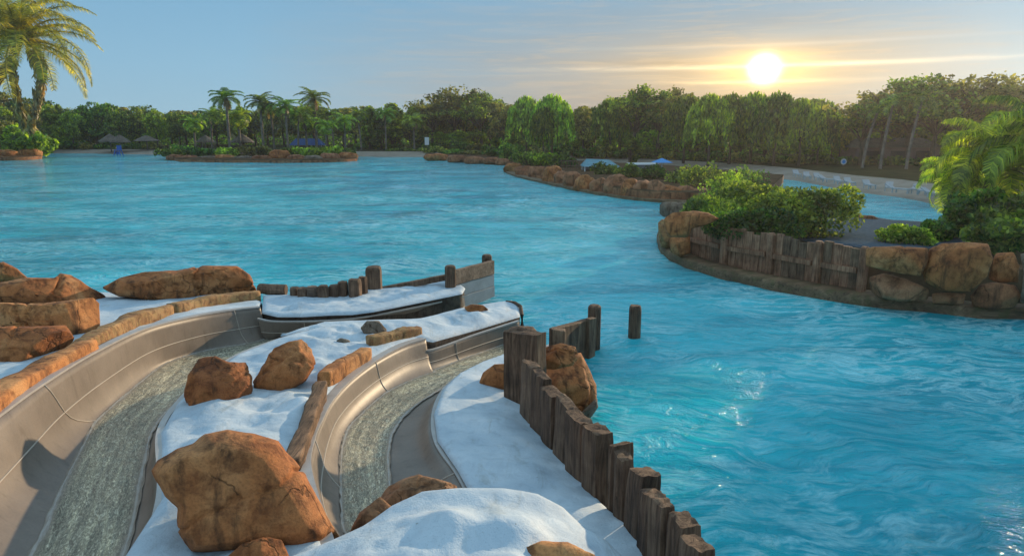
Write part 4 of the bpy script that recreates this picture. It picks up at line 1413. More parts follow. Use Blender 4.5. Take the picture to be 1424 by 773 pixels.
# dark fill behind rocks: earth bank
bk = [tuple(P(x, y, z)) for x, y, z in [(930, 347, .32), (957, 352, .32), (960, 340, .5)]]
V, fs = [], []
bl_ = [P(x, y, .3) for x, y in [(924, 340), (940, 348), (957, 348), (1003, 360), (1066, 372), (1130, 384), (1192, 396), (1250, 404), (1320, 409), (1424, 414), (1500, 418)]]
for p in bl_:
    V += [p + [0, .25, -.9], p + [0, .35, .75]]
for i in range(len(bl_) - 1): fs.append([2 * i, 2 * i + 2, 2 * i + 3, 2 * i + 1])
k0 = len(V)
for p in bl_: V += [p + [0, 1.4, .72]]
for i in range(len(bl_) - 1): fs.append([2 * i + 1, 2 * i + 3, k0 + i + 1, k0 + i])
o = solid('island_bank_ground', V, fs, M['soil'], base=(0, 0, 0)); o['kind'] = 'structure'

bush('broad dense green bush with orange blossom behind the plank fence', 1125, 255, 25.5, 1.05, 2.3, 1.95, 'leaf_mid', 13000, .085, 1, gap=-.1, ry=1.6)
bush('darker bush trailing over the fence top between its posts', 1060, 268, 24.5, 1.0, 1.9, 1.35, 'leaf_dark', 9000, .08, 2, gap=-.1, ry=1.2)
bush('loose feathery grass green bush by the flat grey capstone', 1000, 262, 27.5, 1.0, 1.6, 1.45, 'leaf_mid', 7000, .085, 3, elong=4, up=.8, gap=-.1, ry=1.3)
bush('tall pale bush between the feathery bush and the dense one', 1045, 252, 30, 1.0, 2.0, 1.75, 'leaf_mid', 9000, .09, 4, gap=0, ry=1.4)
bush('small bright ground bush above the wide orange slab', 1262, 308, 24.0, 1.0, 1.15, .7, 'leaf_lime', 4500, .08, 5, gap=-.1)
bush('round dark shrub next to the small bright ground bush', 1305, 305, 24.5, 1.0, .8, .85, 'leaf_dark', 1800, .11, 6, gap=-.1)
bush('leafy shrub in front of the lush palm at the picture edge', 1395, 285, 22.5, 1.0, 1.25, 1.5, 'leaf_mid', 6000, .12, 7, gap=-.05)
bush('dark glossy shrub under the lush palm', 1352, 262, 25, 1.0, 1.25, 1.9, 'leaf_dark', 5500, .12, 8, gap=-.05)
bush('overgrown shrub cut by the picture edge beside the palm', 1440, 265, 23.5, 1.0, 1.3, 1.9, 'leaf_mid', 5500, .11, 9, gap=-.05)
# blossom dots on the broad bush
mb = MB(); c = PY(1125, 300, 25.5)
rock('small reddish flat rock at the water behind the grey path', [(1186, 302), (1196, 299), (1215, 300), (1224, 306), (1210, 310), (1190, 308)], .9, m='rock_far', seed=83, sub=3, base_xy=(1205, 310))

# lush palms at the right
lush = make_palm('lush_palm', 2.9, 19, 2.6, .8, 44, 'leaf_yel', 'trunk_dark', 5, .16, (0, 0), (-.5, 1.35), 0, 2.2, .045, hang=.8)
place(lush, PY(1368, 300, 27)*[1, 1, 0] + [0, 0, 1.0], 1.08, 0, 'lush bright green palm with drooping crown behind the island boulders', 'palm tree')
place(lush, PY(1432, 300, 25)*[1, 1, 0] + [0, 0, 1.0], 1.18, 2.2, 'lush palm cut by the picture edge, yellow tinged crown', 'palm tree')
place(lush, PY(1322, 300, 28.5)*[1, 1, 0] + [0, 0, 1.0], .72, 4.1, 'lower young palm leaning out beside the lush bright green one', 'palm tree')
drop_proto(lush)

# ---------------------------------------------------------------- middle rock peninsula
pen = [tuple(P(x, y, .7)) for x, y in [(1060, 272), (1000, 270), (960, 268), (900, 266), (860, 262), (800, 250), (750, 238), (716, 231), (708, 226), (740, 222), (800, 224), (900, 229), (1000, 236), (1090, 244)]]
patch('peninsula_ground', pen, amp=.1, rnd=.1, step=1.6, bstep=1.5, m='soil', sm='rock_far', seed=31)
gp = 'orange rocks lining the peninsula'
near = [(705, 229, 722, 241), (720, 230, 742, 247), (738, 229, 760, 250), (758, 231, 778, 256), (774, 236, 790, 259), (786, 240, 806, 263), (802, 242, 824, 267), (822, 246, 846, 271),
        (842, 243, 872, 274), (866, 246, 888, 277), (884, 252, 906, 279), (902, 251, 924, 281), (922, 255, 946, 281), (944, 258, 964, 282), (962, 260, 984, 282)]
words_p = ['low first rock at the far tip of the peninsula', 'broad rock beside the far tip rock', 'pale topped rock third from the far tip', 'upright rock under the leaning shrub', 'narrow dark seamed rock', 'blocky rock below the railing hut',
           'rounded rock in front of the teal roof', 'sloping rock in front of the yellow panel', 'tallest peaked rock with a stepped top', 'split rock next to the tallest one', 'smooth low rock midway to the near end',
           'square shouldered rock near the blue canopy', 'wide rock with a flat top near the near end', 'small rounded rock second from the near end', 'last rock of the peninsula against the bushes']
for i, (b, wd) in enumerate(zip(near, words_p)):
    rock(wd + ', orange, on the peninsula waterline', blob(b[0] - 5, b[1] + (i * 7 % 5) - 2, b[2] + 5, b[3] + 3, i, .8, 9), 0, m='rock_far' if i % 3 else 'rock', group=gp, seed=100 + i, sub=4, depth=1.1, base_xy=((b[0] + b[2]) / 2, b[3] - 1), rough=.12, facets=14, cracks=3, push=(i * 5 % 3) * .25)
kp = [P(x, y, 0) for x, y in [(703, 241), (720, 247), (750, 254), (790, 263), (830, 271), (870, 277), (920, 282), (970, 284), (1010, 284)]]
kpc = catmull(kp, 60)
V, fs = [], []
for i in range(60):
    t = kpc[min(i + 1, 59)] - kpc[max(i - 1, 0)]; t /= np.linalg.norm(t); nn = np.array([-t[1], t[0], 0])
    for a, z in [(0, -.5), (0, .17), (.1, .2), (.9, .2), (.95, -.5)]: V.append(kpc[i] + nn * a + [0, 0, z])
for i in range(59):
    for k in range(4): fs.append([i * 5 + k, i * 5 + k + 1, (i + 1) * 5 + k + 1, (i + 1) * 5 + k])
o = solid('kerb', V, fs, M['kerb'], base=(0, 0, 0)); o['kind'] = 'structure'

# ---------------------------------------------------------------- far banks
lfi = [tuple(P(x, y, .35)) for x, y in [(232, 218), (250, 222), (320, 223), (400, 223.5), (470, 222.5), (496, 221), (498, 217), (480, 214.5), (400, 213), (300, 212.5), (236, 213.5)]]
patch('island_ground', lfi, amp=.1, rnd=.1, step=2.5, bstep=2, m='soil', sm='rock_far', seed=33)
gl = 'rocks round the far planted island'
for i, (b, wd, mm) in enumerate([((232, 215, 256, 223), 'dark rock at the end nearest the blue chair', 'rock_far'), ((254, 216, 275, 223), 'reddish rock beside the dark end rock', 'rock_far'), ((275, 217, 300, 223), 'low grey rock third along', 'rock_grey'), ((300, 215, 325, 223), 'tan flat rock under the palms', 'rock_gold'),
                                 ((325, 217, 352, 224), 'grey rock left of the peaked one', 'rock_grey'), ((350, 216, 376, 225), 'grey red rock touching the peaked one', 'rock_far'), ((374, 208, 402, 224), 'peaked orange rock, tallest', 'rock'), ((400, 215, 424, 225), 'rust rock after the peaked one', 'rock_far'),
                                 ((424, 216, 448, 225), 'long low brown rock before the hedge end', 'rock_grey'), ((446, 213, 472, 224), 'pinkish rock in front of the hedge', 'rock_far'), ((470, 212, 496, 223), 'orange rock ending the island', 'rock')]):
    rock(wd + ' of the far planted island', blob(b[0] - 2, b[1], b[2] + 2, b[3] + 1, i, .6), 0, m=mm, group=gl, seed=140 + i, sub=3, depth=1.0, base_xy=((b[0] + b[2]) / 2, b[3]), rough=.09, cracks=1)
s2 = [tuple(P(x, y, .4)) for x, y in [(590, 217), (640, 221), (700, 225), (712, 227), (730, 222), (700, 216), (640, 213.5), (592, 213)]]
patch('bank_ground', s2, amp=.1, rnd=.1, step=2.5, bstep=2, m='soil', sm='rock_far', seed=35)
for i, (b, wd) in enumerate([((590, 214, 624, 224), 'rounded orange rock starting the low bank'), ((622, 216, 648, 226), 'brown rock second along the low bank'), ((646, 218, 674, 228), 'flat rock in the middle of the low bank'), ((672, 219, 692, 229), 'stubby rock fourth along the low bank'), ((690, 220, 708, 230), 'rock of the low bank touching the peninsula tip')]):
    rock(wd + ' beyond the open water', blob(b[0] - 2, b[1], b[2] + 2, b[3] + 1, i + 3, .6), 0, m='rock' if i == 0 else 'rock_far', group='rocks along the low far bank', seed=160 + i, sub=3, depth=1.0, base_xy=((b[0] + b[2]) / 2, b[3]), rough=.09, cracks=1)
s3 = [tuple(P(x, y, .5)) for x, y in [(-200, 222), (0, 219.5), (40, 218.5), (58, 217), (56, 213), (0, 212), (-200, 212)]]
patch('bank_ground', s3, amp=.1, rnd=.1, step=3, bstep=2.5, m='soil', sm='rock_far', seed=37)
for i, (b, wd) in enumerate([((-44, 208, -8, 222), 'flat pale rock cut by the picture edge under the leaning palm'), ((-10, 208, 26, 222), 'flat pale orange rock under the leaning palm'), ((22, 207, 60, 221), 'pale orange rock ending the bank under the leaning palm')]):
    rock(wd, blob(b[0] - 2, b[1], b[2] + 2, b[3], i + 9, .45), 0, m='rock_gold', group='pale rocks under the leaning palm', seed=170 + i, sub=3, depth=.9, base_xy=((b[0] + b[2]) / 2, b[3]), rough=.07, cracks=1)

# mainland
ml = [tuple(P(x, y, .02)) for x, y in [(-500, 213.5), (0, 213.2), (120, 213.5), (230, 215.5), (300, 216), (400, 217), (520, 218), (580, 218.5), (640, 219), (700, 222), (760, 224), (860, 229), (960, 236), (1040, 243), (1100, 250), (1150, 259), (1190, 267), (1250, 274), (1300, 283), (1360, 296), (1500, 306), (1800, 330)]]
ml2 = [(p[0], p[1], .02) for p in ml]
n0 = len(ml2)
V = list(ml2); rows = [(3, .35), (9, .75), (25, .9), (60, 1.0), (300, 1.0), (2500, 1.0)]
fs = []
for k, (d, z) in enumerate(rows):
    for i, p in enumerate(ml2):
        a = math.atan2(p[0], p[1])
        V.append((p[0] + d * math.sin(a), p[1] + d * math.cos(a), z + random.uniform(-.06, .06) * (k < 4)))
for k in range(len(rows)):
    for i in range(n0 - 1):
        fs.append([k * n0 + i, k * n0 + i + 1, (k + 1) * n0 + i + 1, (k + 1) * n0 + i])
k0 = len(V)
for p in ml2: V.append((p[0] * .985, p[1] * .985, -.9))
for i in range(n0 - 1): fs.append([k0 + i, k0 + i + 1, i + 1, i])
o = solid('beach_ground', V, fs, M['sand'], smooth=True, base=(0, 0, 0)); o['kind'] = 'structure'
o.data.materials.append(M['litter'])
for k_, p_ in enumerate(o.data.polygons): p_.material_index = 1 if 1 * (n0 - 1) <= k_ < len(rows) * (n0 - 1) and (k_ // (n0 - 1)) >= 2 else 0
g_ = MB(); g_.add([(-4000, -1500, -1.5), (4000, -1500, -1.5), (4000, 4500, -1.5), (-4000, 4500, -1.5)], [[0, 1, 2, 3]])
o = g_.build('ground', M['sand'], base=(0, 0, 0)); o['kind'] = 'structure'

# ---------------------------------------------------------------- water
nth, nr = 620, 620
th = np.linspace(R(-62), R(62), nth)
rr = 2.5 * (260 / 2.5) ** np.linspace(0, 1, nr)
TH, RR = np.meshgrid(th, rr)
X, Y = RR * np.sin(TH), RR * np.cos(TH) - 1.0
rw = np.random.default_rng(4)
Z = np.zeros_like(X)
def wob(X, Y, s, seed):
    q = np.random.default_rng(seed); o = np.zeros_like(X)
    for k in range(5):
        a = q.uniform(0, 6.28); o += np.sin((X * math.cos(a) + Y * math.sin(a)) * s * q.uniform(.6, 1.6) + q.uniform(0, 6))
    return o / 3
wx, wy = wob(X, Y, .38, 1) * 1.1, wob(X, Y, .33, 2) * 1.1
amp = .55 + .45 * np.clip(wob(X, Y, .14, 3), -1, 1)
cell = np.maximum(RR * (th[1] - th[0]), RR * math.log(104) / nr)
for k in range(46):
    lam = .5 * (12 ** rw.random()) 
    a = rw.normal(R(75), R(34))
    ph = rw.uniform(0, 6.28)
    arg = 2 * math.pi / lam * ((X + wx * .8) * math.cos(a) + (Y + wy * .8) * math.sin(a)) + ph
    s = np.sin(arg)
    h = s if k % 3 else (1 - 2 * np.abs(np.sin(arg / 2)))
    Z += h * .0042 * lam ** .62 * np.clip((lam / cell - 2.2) / 3, 0, 1)
Z *= amp * 1.25
idx = np.arange(nth * nr).reshape(nr, nth)
Fq = np.stack([idx[:-1, :-1], idx[:-1, 1:], idx[1:, 1:], idx[1:, :-1]], -1).reshape(-1, 4)
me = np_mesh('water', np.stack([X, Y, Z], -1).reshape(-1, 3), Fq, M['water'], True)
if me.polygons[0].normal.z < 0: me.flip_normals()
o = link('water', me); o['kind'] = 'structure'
# ---------------------------------------------------------------- trees
T = {
    'b1': make_tree('broad', 1, 'leaf_dark'), 'b2': make_tree('broad', 2, 'leaf_mid'), 'b3': make_tree('broad', 3, 'leaf_yel'), 'b4': make_tree('broad', 4, 'leaf_olive'),
    'w1': make_tree('weep', 5, 'leaf_yel', name='weeping_tree'), 'w2': make_tree('weep', 6, 'leaf_mid', name='weeping_tree'),
    'a1': make_tree('airy', 7, 'leaf_olive', name='open_crowned_tree', n=4200), 'a2': make_tree('airy', 8, 'leaf_mid', name='open_crowned_tree', n=5200),
    't1': make_tree('tall', 9, 'leaf_mid', name='slender_tree'), 't2': make_tree('tall', 10, 'leaf_yel', name='slender_tree'),
    'p1': make_palm('palm_tree', 8.2, 17, 2.6, .7, 24, seed=11, trunk_r=.17, dead=3, lw=.09),
    'p2': make_palm('palm_tree', 8.4, 15, 2.9, .75, 24, 'leaf_mid', seed=12, trunk_r=.16, dead=4, curve=(.5, .2), lw=.09),
    'p3': make_palm('palm_tree', 7.0, 20, 3.0, .8, 26, 'leaf_yel', seed=13, trunk_r=.2, dead=2, upr=(-.7, 1.2), droop=2.3, lw=.1),
}
SK = [(-100, 135), (0, 128), (60, 138), (100, 147), (130, 138), (160, 150), (200, 146), (240, 150), (270, 155), (310, 150), (340, 146), (400, 142), (440, 146), (480, 148), (520, 142), (560, 150), (600, 138), (640, 128), (700, 134), (760, 128),
      (800, 139), (850, 134), (900, 124), (960, 122), (1000, 126), (1060, 120), (1120, 130), (1160, 142), (1190, 150), (1220, 122), (1260, 110), (1300, 112), (1350, 106), (1424, 96), (1520, 100)]
def sky_y(x): return float(np.interp(x, [a for a, _ in SK], [b for _, b in SK]))
def shoreY(x): return float(np.interp(x, [-100, 500, 600, 700, 760, 1000, 1100, 1200, 1424], [152, 150, 146, 130, 112, 92, 84, 80, 74]))

# distinct near-row trees -------------------------------------------------
spec = [
 # x, ytop, extra distance, kind, width, label
 (-20, 140, -12, 'b3', 1.0, 'olive tree mass behind the leaning palm at the picture edge'),
 (28, 142, -14, 'b4', .9, 'brownish green tree directly behind the hanging dead fronds'),
 (66, 146, -8, 't2', 1.3, 'yellow green upright tree just past the leaning palm'),
 (96, 152, -4, 'b3', .8, 'olive yellow tree between the leaning palm and the thatched shades'),
 (128, 138, 0, 'b1', .85, 'dark rounded tree top rising over the thatched shades'),
 (160, 152, -3, 'b2', .75, 'mid green tree directly over the pair of thatched shades'),
 (188, 147, 2, 'b2', .8, 'dark tree behind the blue lifeguard chair'),
 (214, 150, -4, 'b3', .7, 'yellowish tree just past the blue lifeguard chair'),
 (246, 153, -2, 'b2', .75, 'green tree over the near end of the planted island'),
 (276, 155, 0, 'b1', .75, 'dark tree in the dip of the skyline beside the first tall palm'),
 (600, 142, 0, 'a1', .9, 'thin twiggy tree where the skyline rises past the planted island'),
 (632, 127, 4, 'a1', 1.0, 'tall open crowned grey brown tree over the low far bank'),
 (668, 133, 2, 'a2', .9, 'green open crowned tree over the flat bank rocks'),
 (700, 134, 0, 'b4', .9, 'broad olive tree at the root of the peninsula'),
 (732, 132, -6, 'w1', .85, 'pale weeping tree at the peninsula tip'),
 (768, 130, -18, 'w1', .9, 'full yellow green weeping tree above the tip rocks'),
 (756, 150, -22, 'w2', .7, 'lower weeping tree in front of the full yellow green one'),
 (812, 138, -2, 'b4', .9, 'dark brownish tree between the weeping tree and the teal roof'),
 (850, 136, -2, 'w2', .8, 'grey green weeping tree behind the teal roof'),
 (884, 128, -4, 'a2', .9, 'open leafy tree with a tall bare trunk past the teal roof'),
 (878, 182, -26, 't1', 1.6, 'low spreading green tree standing before the teal roof'),
 (920, 124, -2, 'a1', .9, 'twiggy tree whose top catches the sun glow'),
 (955, 128, -8, 'w2', .9, 'weeping tree beside the blue canopy'),
 (990, 132, -12, 'w1', .9, 'weeping tree half lost in the sun glow'),
 (1020, 128, -8, 'w2', .9, 'drooping tree just under the sun on its near side'),
 (1050, 124, -6, 'w1', .9, 'tall drooping tree right below the sun'),
 (1084, 128, -8, 'w2', .9, 'dense drooping tree next below the sun'),
 (1118, 134, -8, 'w1', .9, 'yellow tipped drooping tree past the sun'),
 (1144, 140, -4, 'w2', .75, 'narrow drooping tree ending the glowing group'),
 (1172, 160, 0, 'b4', .6, 'low hazy tree in the skyline notch beside the beach hut'),
 (1205, 140, -4, 'a2', .85, 'open crowned tree over the first leaning pale trunk'),
 (1238, 118, -2, 'a1', 1.0, 'wide twiggy tree over the beach hut roof'),
 (1275, 110, 0, 'a1', 1.0, 'highest twiggy tree with golden top'),
 (1312, 112, -4, 'a2', .9, 'thin leafed tree above the lush island palm'),
 (1350, 112, -2, 'a1', .95, 'bare branched tree rising behind the lush island palm'),
 (1396, 102, -2, 'a1', 1.0, 'tall bare branched tree near the picture edge'),
 (1440, 104, 2, 'b4', 1.0, 'brown green tree cut by the picture edge behind the lush palm'),
]
for x, yt, dY, k, w, lb in spec:
    yt += (-9 if k[0] == 'a' else (7 if k[0] == 'b' else (x * 7 % 9) - 1)) if x > 590 else 0
    plant_at(T[k], x, yt, shoreY(x) + 6 + dY, .9, w * (1.25 if k[0] == 'a' else 1), lb, 'tree', 'trees along the far shore')
# second row: fill, trees nothing in the photo tells apart
kinds = ['b1', 'a2', 'b2', 'b4', 'a1', 'b1', 'b3', 't1', 'a2', 'b2', 'w2', 'b4']
x = -70
i = 0
while x < 1500:
    k = kinds[i % len(kinds)]
    yy = sky_y(x) + (random.uniform(-3, 30) if x > 600 else random.uniform(-3, 9)) + (18 if x > 1185 else 0)
    plant_at(T[k], x, yy, shoreY(x) + random.uniform(16, 24), .95, random.uniform(.95, 1.25), 'broad green tree standing in the unbroken second row of the far woods', 'tree', 'second row of trees in the far woods')
    x += random.uniform(17, 25); i += 1
# lower front row under the crowns
x = 70; i = 0
while x < 1480:
    if not (225 < x < 505):
        k = ['b3', 't2', 'b2', 'b3', 'w1'][i % 5]
        plant_at(T[k], x, 182 + random.uniform(-12, 6) + (max(0, x - 1000) * .03), shoreY(x) + 8, .9, random.uniform(1.2, 1.7), 'low leafy tree filling in beneath the taller crowns of the far shore', 'tree', 'low trees beneath the taller crowns')
    x += random.uniform(24, 36); i += 1

# rear wood: one mass
mass = []
for x in np.arange(-260, 1680, 15):
    Y = shoreY(x) + 34 + random.uniform(-4, 4)
    t = PY(x, sky_y(min(max(x, -90), 1510)) + random.uniform(16, 28) + (12 if x > 600 else 0) + (8 if x > 1185 else 0), Y)
    for z in np.arange(1.5, t[2] - 1.0, 2.2):
        mass.append(((t[0] + random.uniform(-1, 1), t[1] + random.uniform(-1.5, 1.5), z), (random.uniform(1.5, 2.6),) * 2 + (random.uniform(1.3, 2.1),)))
    mass.append(((t[0], t[1], t[2] - 1.3), (1.6, 1.6, 1.3)))
pts = cloud(mass, 42000, 3, .3)
V, Fq = leaf_quads(pts, .52, 1.6, seed=8)
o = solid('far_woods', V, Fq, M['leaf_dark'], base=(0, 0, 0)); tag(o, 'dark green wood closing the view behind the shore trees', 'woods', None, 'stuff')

# palms round the planted island ----------------------------------------
pp = [(313, 125, 126, 'p1', 'tallest slim palm standing clear over the planted island'), (290, 150, 130, 'p2', 'lower palm just before the tallest slim one'), (330, 150, 132, 'p3', 'yellow green bushy palm after the tallest slim one'),
      (361, 131, 124, 'p1', 'tall palm starting the dense palm group'), (377, 140, 127, 'p2', 'second palm of the dense group, slightly lower'), (396, 137, 122, 'p1', 'dark trunked palm in the middle of the dense group'),
      (411, 146, 125, 'p2', 'palm with pale trunk above the end of the dense group'), (436, 126, 130, 'p1', 'tall wide crowned palm standing over the blue tent'), (424, 158, 128, 'p3', 'bushy yellow green palm under the wide crowned one'),
      (462, 152, 131, 'p2', 'palm over the hedge end of the planted island'), (478, 158, 124, 'p3', 'round headed lime palm near the end rock of the planted island'), (452, 165, 121, 'p3', 'small round headed palm in front of the hedge'),
      (268, 162, 133, 'p3', 'squat palm above the reddish island rocks'), (500, 150, 142, 'p2', 'lone palm in the gap past the planted island'), (535, 150, 144, 'p1', 'palm among the pale trees past the gap'), (575, 158, 144, 'p3', 'yellow headed palm before the low far bank')]
for x, yt, Y, k, lb in pp:
    plant_at(T[k], x, yt + 2, Y, .5, 1.28, lb, 'palm tree', 'palms over the far shore')
for x, yt, Y, k, lb, w in [(512, 148, 150, 't2', 'pale upright tree past the gap beside the planted island', 1.3), (545, 144, 152, 't2', 'second pale upright tree past the gap', 1.4), (572, 150, 151, 't1', 'green upright tree before the skyline rises', 1.3), (528, 158, 147, 't1', 'lower green upright tree between the pale ones', 1.3)]:
    plant_at(T[k], x, yt, Y, .8, w, lb, 'tree', 'trees along the far shore')
# pale leaning trunks by the beach
for i, (x, xt, yb, Y, lb) in enumerate([(1196, 1206, 262, 76, 'palm with a pale leaning trunk nearest the sun'), (1220, 1226, 268, 74, 'palm with a pale leaning trunk between two others'), (1256, 1264, 268, 73, 'palm with the tallest pale trunk by the beach hut')]):
    b = PY(x, yb, Y); b[2] = .8
    pr = make_palm('palm_tree', 6.4 + .5 * i, 14, 2.2, .6, 20, 'leaf_mid', 'trunk', 40 + i, .17, ((xt - x) / F * Y * 1.4, 0), lw=.08)
    del pr['H']; pr.location = tuple(b); tag(pr, lb, 'palm tree', 'pale trunked palms at the beach')

# big leaning palm, upper left -------------------------------------------
Yp = 112
def pp_(x, y, Y=Yp): return PY(x, y, Y)
root = bpy.data.objects.new('leaning_palm', None); col.objects.link(root)
bs = pp_(-42, 212); bs[2] = .6
root.location = tuple(bs); WLOC[root.name] = np.array(bs)
tag(root, 'big golden green palm leaning in from the picture edge, dead fronds hanging below its crown', 'palm tree')
cw = pp_(26, 58)
path = catmull([bs, pp_(-34, 170), pp_(-12, 128), pp_(6, 98), pp_(20, 76), cw], 22)
MB().tube(path, [.72 - .010 * i + .05 * (i % 2) for i in range(22)], 12).build('trunk', M['trunk_red'], root, True)
V, Fc = [], []
rg = np.random.default_rng(3)
for k in range(46):
    az = k * 2.39996; f_ = k / 45
    up = 1.45 - 1.55 * f_ + rg.uniform(-.12, .12)
    rp, lv, lf_ = frond(14.0 * rg.uniform(.78, 1.05), 2.0 * rg.uniform(.8, 1.15), 2.3, 74, int(rg.integers(1e6)), up, .6, .10)
    c, s = math.cos(az), math.sin(az)
    Rz = np.array([[c, -s, 0], [s, c, 0], [0, 0, 1]])
    rp = rp @ Rz.T + cw; lv = lv @ Rz.T + cw
    b = len(V); V += [tuple(x) for x in lv]; Fc += [[i + b for i in (q if q[2] != q[3] else q[:3])] for q in lf_]
    tv, tf = tube(rp, list(np.linspace(.16, .04, len(rp))), 5, False)
    b = len(V); V += [tuple(x) for x in tv]; Fc += [[i + b for i in q] for q in tf]
cr = solid('crown', V, Fc, M['leaf_gold'], root)
for j, (pts_, nm) in enumerate([([(28, 62), (18, 90), (20, 120), (27, 150), (33, 178)], 'hanging_frond'), ([(36, 50), (50, 75), (57, 95), (54, 130), (45, 165), (43, 180)], 'hanging_frond'), ([(34, 60), (45, 80), (55, 100), (58, 125), (50, 150)], 'hanging_frond')]):
    pa = catmull([pp_(x, y, Yp - .8 * j) for x, y in pts_], 30)
    mb = MB(); mb.tube(pa, list(np.linspace(.12, .26, 15)) + list(np.linspace(.26, .1, 15)), 7)
    lv, lfq = leaf_quads(np.repeat(pa[6:], 26, axis=0) + rg.normal(0, .26, (24 * 26, 3)), .3, 4.5, seed=j, dirs=np.tile([0, 0, -1.4], (24 * 26, 1)))
    mb.add(lv, lfq.tolist())
    mb.build(nm, M['dead'], root)
# leafy bushes under it
for i, (x, yt, Y, rx, m_, lb) in enumerate([(-25, 170, 122, 5.5, 'leaf_dark', 'dark bush at the picture edge under the leaning palm'), (14, 166, 123, 4.6, 'leaf_olive', 'olive bush between the hanging fronds and the pale rocks'), (48, 172, 122, 3.8, 'leaf_yel', 'yellow green bush overhanging the end of the pale rocks'), (70, 184, 126, 2.6, 'leaf_yel', 'small arching yellow bush at the beach end of the pale rocks')]):
    t = PY(x, yt, Y)
    bush(lb, x, yt, Y, .5, rx, t[2] - .5, m_, 3200, .42, 20 + i, cat='bush', gap=-.05)
# hedges and shrubs on the far island
hl = [(246, 206, 118, 2.6, 'leaf_mid', 'reedy clump on the island end facing the blue chair'), (266, 200, 120, 2.4, 'leaf_dark', 'dark shrub second from the end of the far island'), (290, 206, 119, 2.2, 'leaf_dark', 'low dark shrub under the tallest slim palm'),
      (322, 204, 118, 2.2, 'leaf_lime', 'bright low shrub between palm trunks on the far island'), (350, 203, 122, 2.6, 'leaf_olive', 'grey olive shrub before the dense palm group'), (372, 202, 122, 2.2, 'leaf_olive', 'rocky coloured shrub beside the peaked orange rock'),
      (412, 204, 120, 2.2, 'leaf_mid', 'shrub just after the peaked orange rock'), (432, 203, 118, 2.4, 'leaf_lime', 'first lime hedge bush near the island end'), (452, 204, 117, 2.3, 'leaf_lime', 'middle lime hedge bush near the island end'), (472, 203, 117, 2.3, 'leaf_lime', 'full lime hedge bush over the pinkish rock'), (488, 206, 117, 1.5, 'leaf_mid', 'last small hedge bush at the tip of the far island')]
for i, (x, yt, Y, rx, m_, lb) in enumerate(hl):
    t = PY(x, yt, Y); bush(lb, x, yt, Y, .4, rx, t[2] - .3, m_, 900, .3, 40 + i, group='shrubs on the far planted island')
hl = [(566, 207, 140, 4, 'leaf_mid', 'low green bush starting the far bank shrubs'), (606, 204, 134, 3, 'leaf_mid', 'bush behind the rounded bank rock'), (636, 208, 130, 3, 'leaf_dark', 'dark low bush behind the flat bank rocks'), (664, 209, 126, 3, 'leaf_olive', 'olive low bush at the middle of the low bank'),
      (694, 207, 118, 2.5, 'leaf_dark', 'dark bush just before the peninsula tip'), (708, 196, 100, 1.8, 'leaf_mid', 'arching shrub beside the small stump at the tip'), (734, 208, 84, 2.2, 'leaf_mid', 'full green bush on the peninsula tip'), (756, 206, 82, 2.2, 'leaf_lime', 'bright bush spilling over the tip rocks'), (780, 214, 79, 1.8, 'leaf_dark', 'dark bush beneath the full weeping tree'),
      (838, 226, 66, 1.2, 'leaf_mid', 'small bush between railing hut and teal roof'), (872, 226, 63, 1.3, 'leaf_mid', 'small bush above the tallest peaked rock'), (905, 228, 60, 1.3, 'leaf_dark', 'dark low bush near the blue canopy'), (945, 230, 56, 1.6, 'leaf_mid', 'fresh green bush past the blue canopy'),
      (978, 222, 52, 1.9, 'leaf_mid', 'tall green bush over the last peninsula rocks'), (1008, 232, 46, 1.6, 'leaf_yel', 'yellow flowering bush behind the feathery bush'), (1030, 228, 50, 1.8, 'leaf_mid', 'tall bush at the back of the yellow flowering one')]
for i, (x, yt, Y, rx, m_, lb) in enumerate(hl):
    t = PY(x, yt, Y); bush(lb, x, yt, Y, .5, rx, max(.8, t[2] - .5), m_, 1300, .085 * (Y / 30) ** .75, 60 + i, group='shrubs along the middle shore')
# low planting line at the foot of the woods
for i, x in enumerate(range(92, 1480, 22)):
    if 225 < x < 505: continue
    Y = shoreY(x) + 3
    zt = PY(x, 200 + max(0, x - 800) * .06 + random.uniform(-4, 4), Y)[2]
    bush('low green bush in the planting line at the foot of the far woods', x, 200, Y, .7, Y * .018, max(1.2, zt - .7), ['leaf_mid', 'leaf_dark', 'leaf_olive', 'leaf_dark'][i % 4], 620, .006 * Y ** .85 * .9, 90 + i, group='low planting line below the far woods')

# ---------------------------------------------------------------- small built things
def thatch_shade(x, ytop, ybot, Y, w, label):
    t = PY(x, ytop, Y); bz = PY(x, ybot, Y)[2]
    root = empty('thatched_shade', (t[0], t[1], .6), label, 'thatched umbrella', 'thatched shades on the far beach')
    n = 18; V = [(t[0], t[1], t[2])]
    fs = []
    for ring, (q, zz) in enumerate([(.35, .32), (.7, .66), (1.0, 1.0), (.96, 1.06)]):
        for k in range(n):
            a = 2 * math.pi * k / n; j = random.uniform(.95, 1.05)
            V.append((t[0] + w * q * j * math.cos(a), t[1] + w * q * j * math.sin(a), t[2] + (bz - t[2]) * zz))
    for k in range(n): fs.append([0, 1 + k, 1 + (k + 1) % n])
    for r_ in range(3):
        for k in range(n): fs.append([1 + r_ * n + k, 1 + (r_ + 1) * n + k, 1 + (r_ + 1) * n + (k + 1) % n, 1 + r_ * n + (k + 1) % n])
    solid('thatch', V, fs, M['thatch'], root)
    MB().tube([(t[0], t[1], 0.4), (t[0], t[1], t[2] - .2)], .12, 8).build('post', M['trunk'], root)
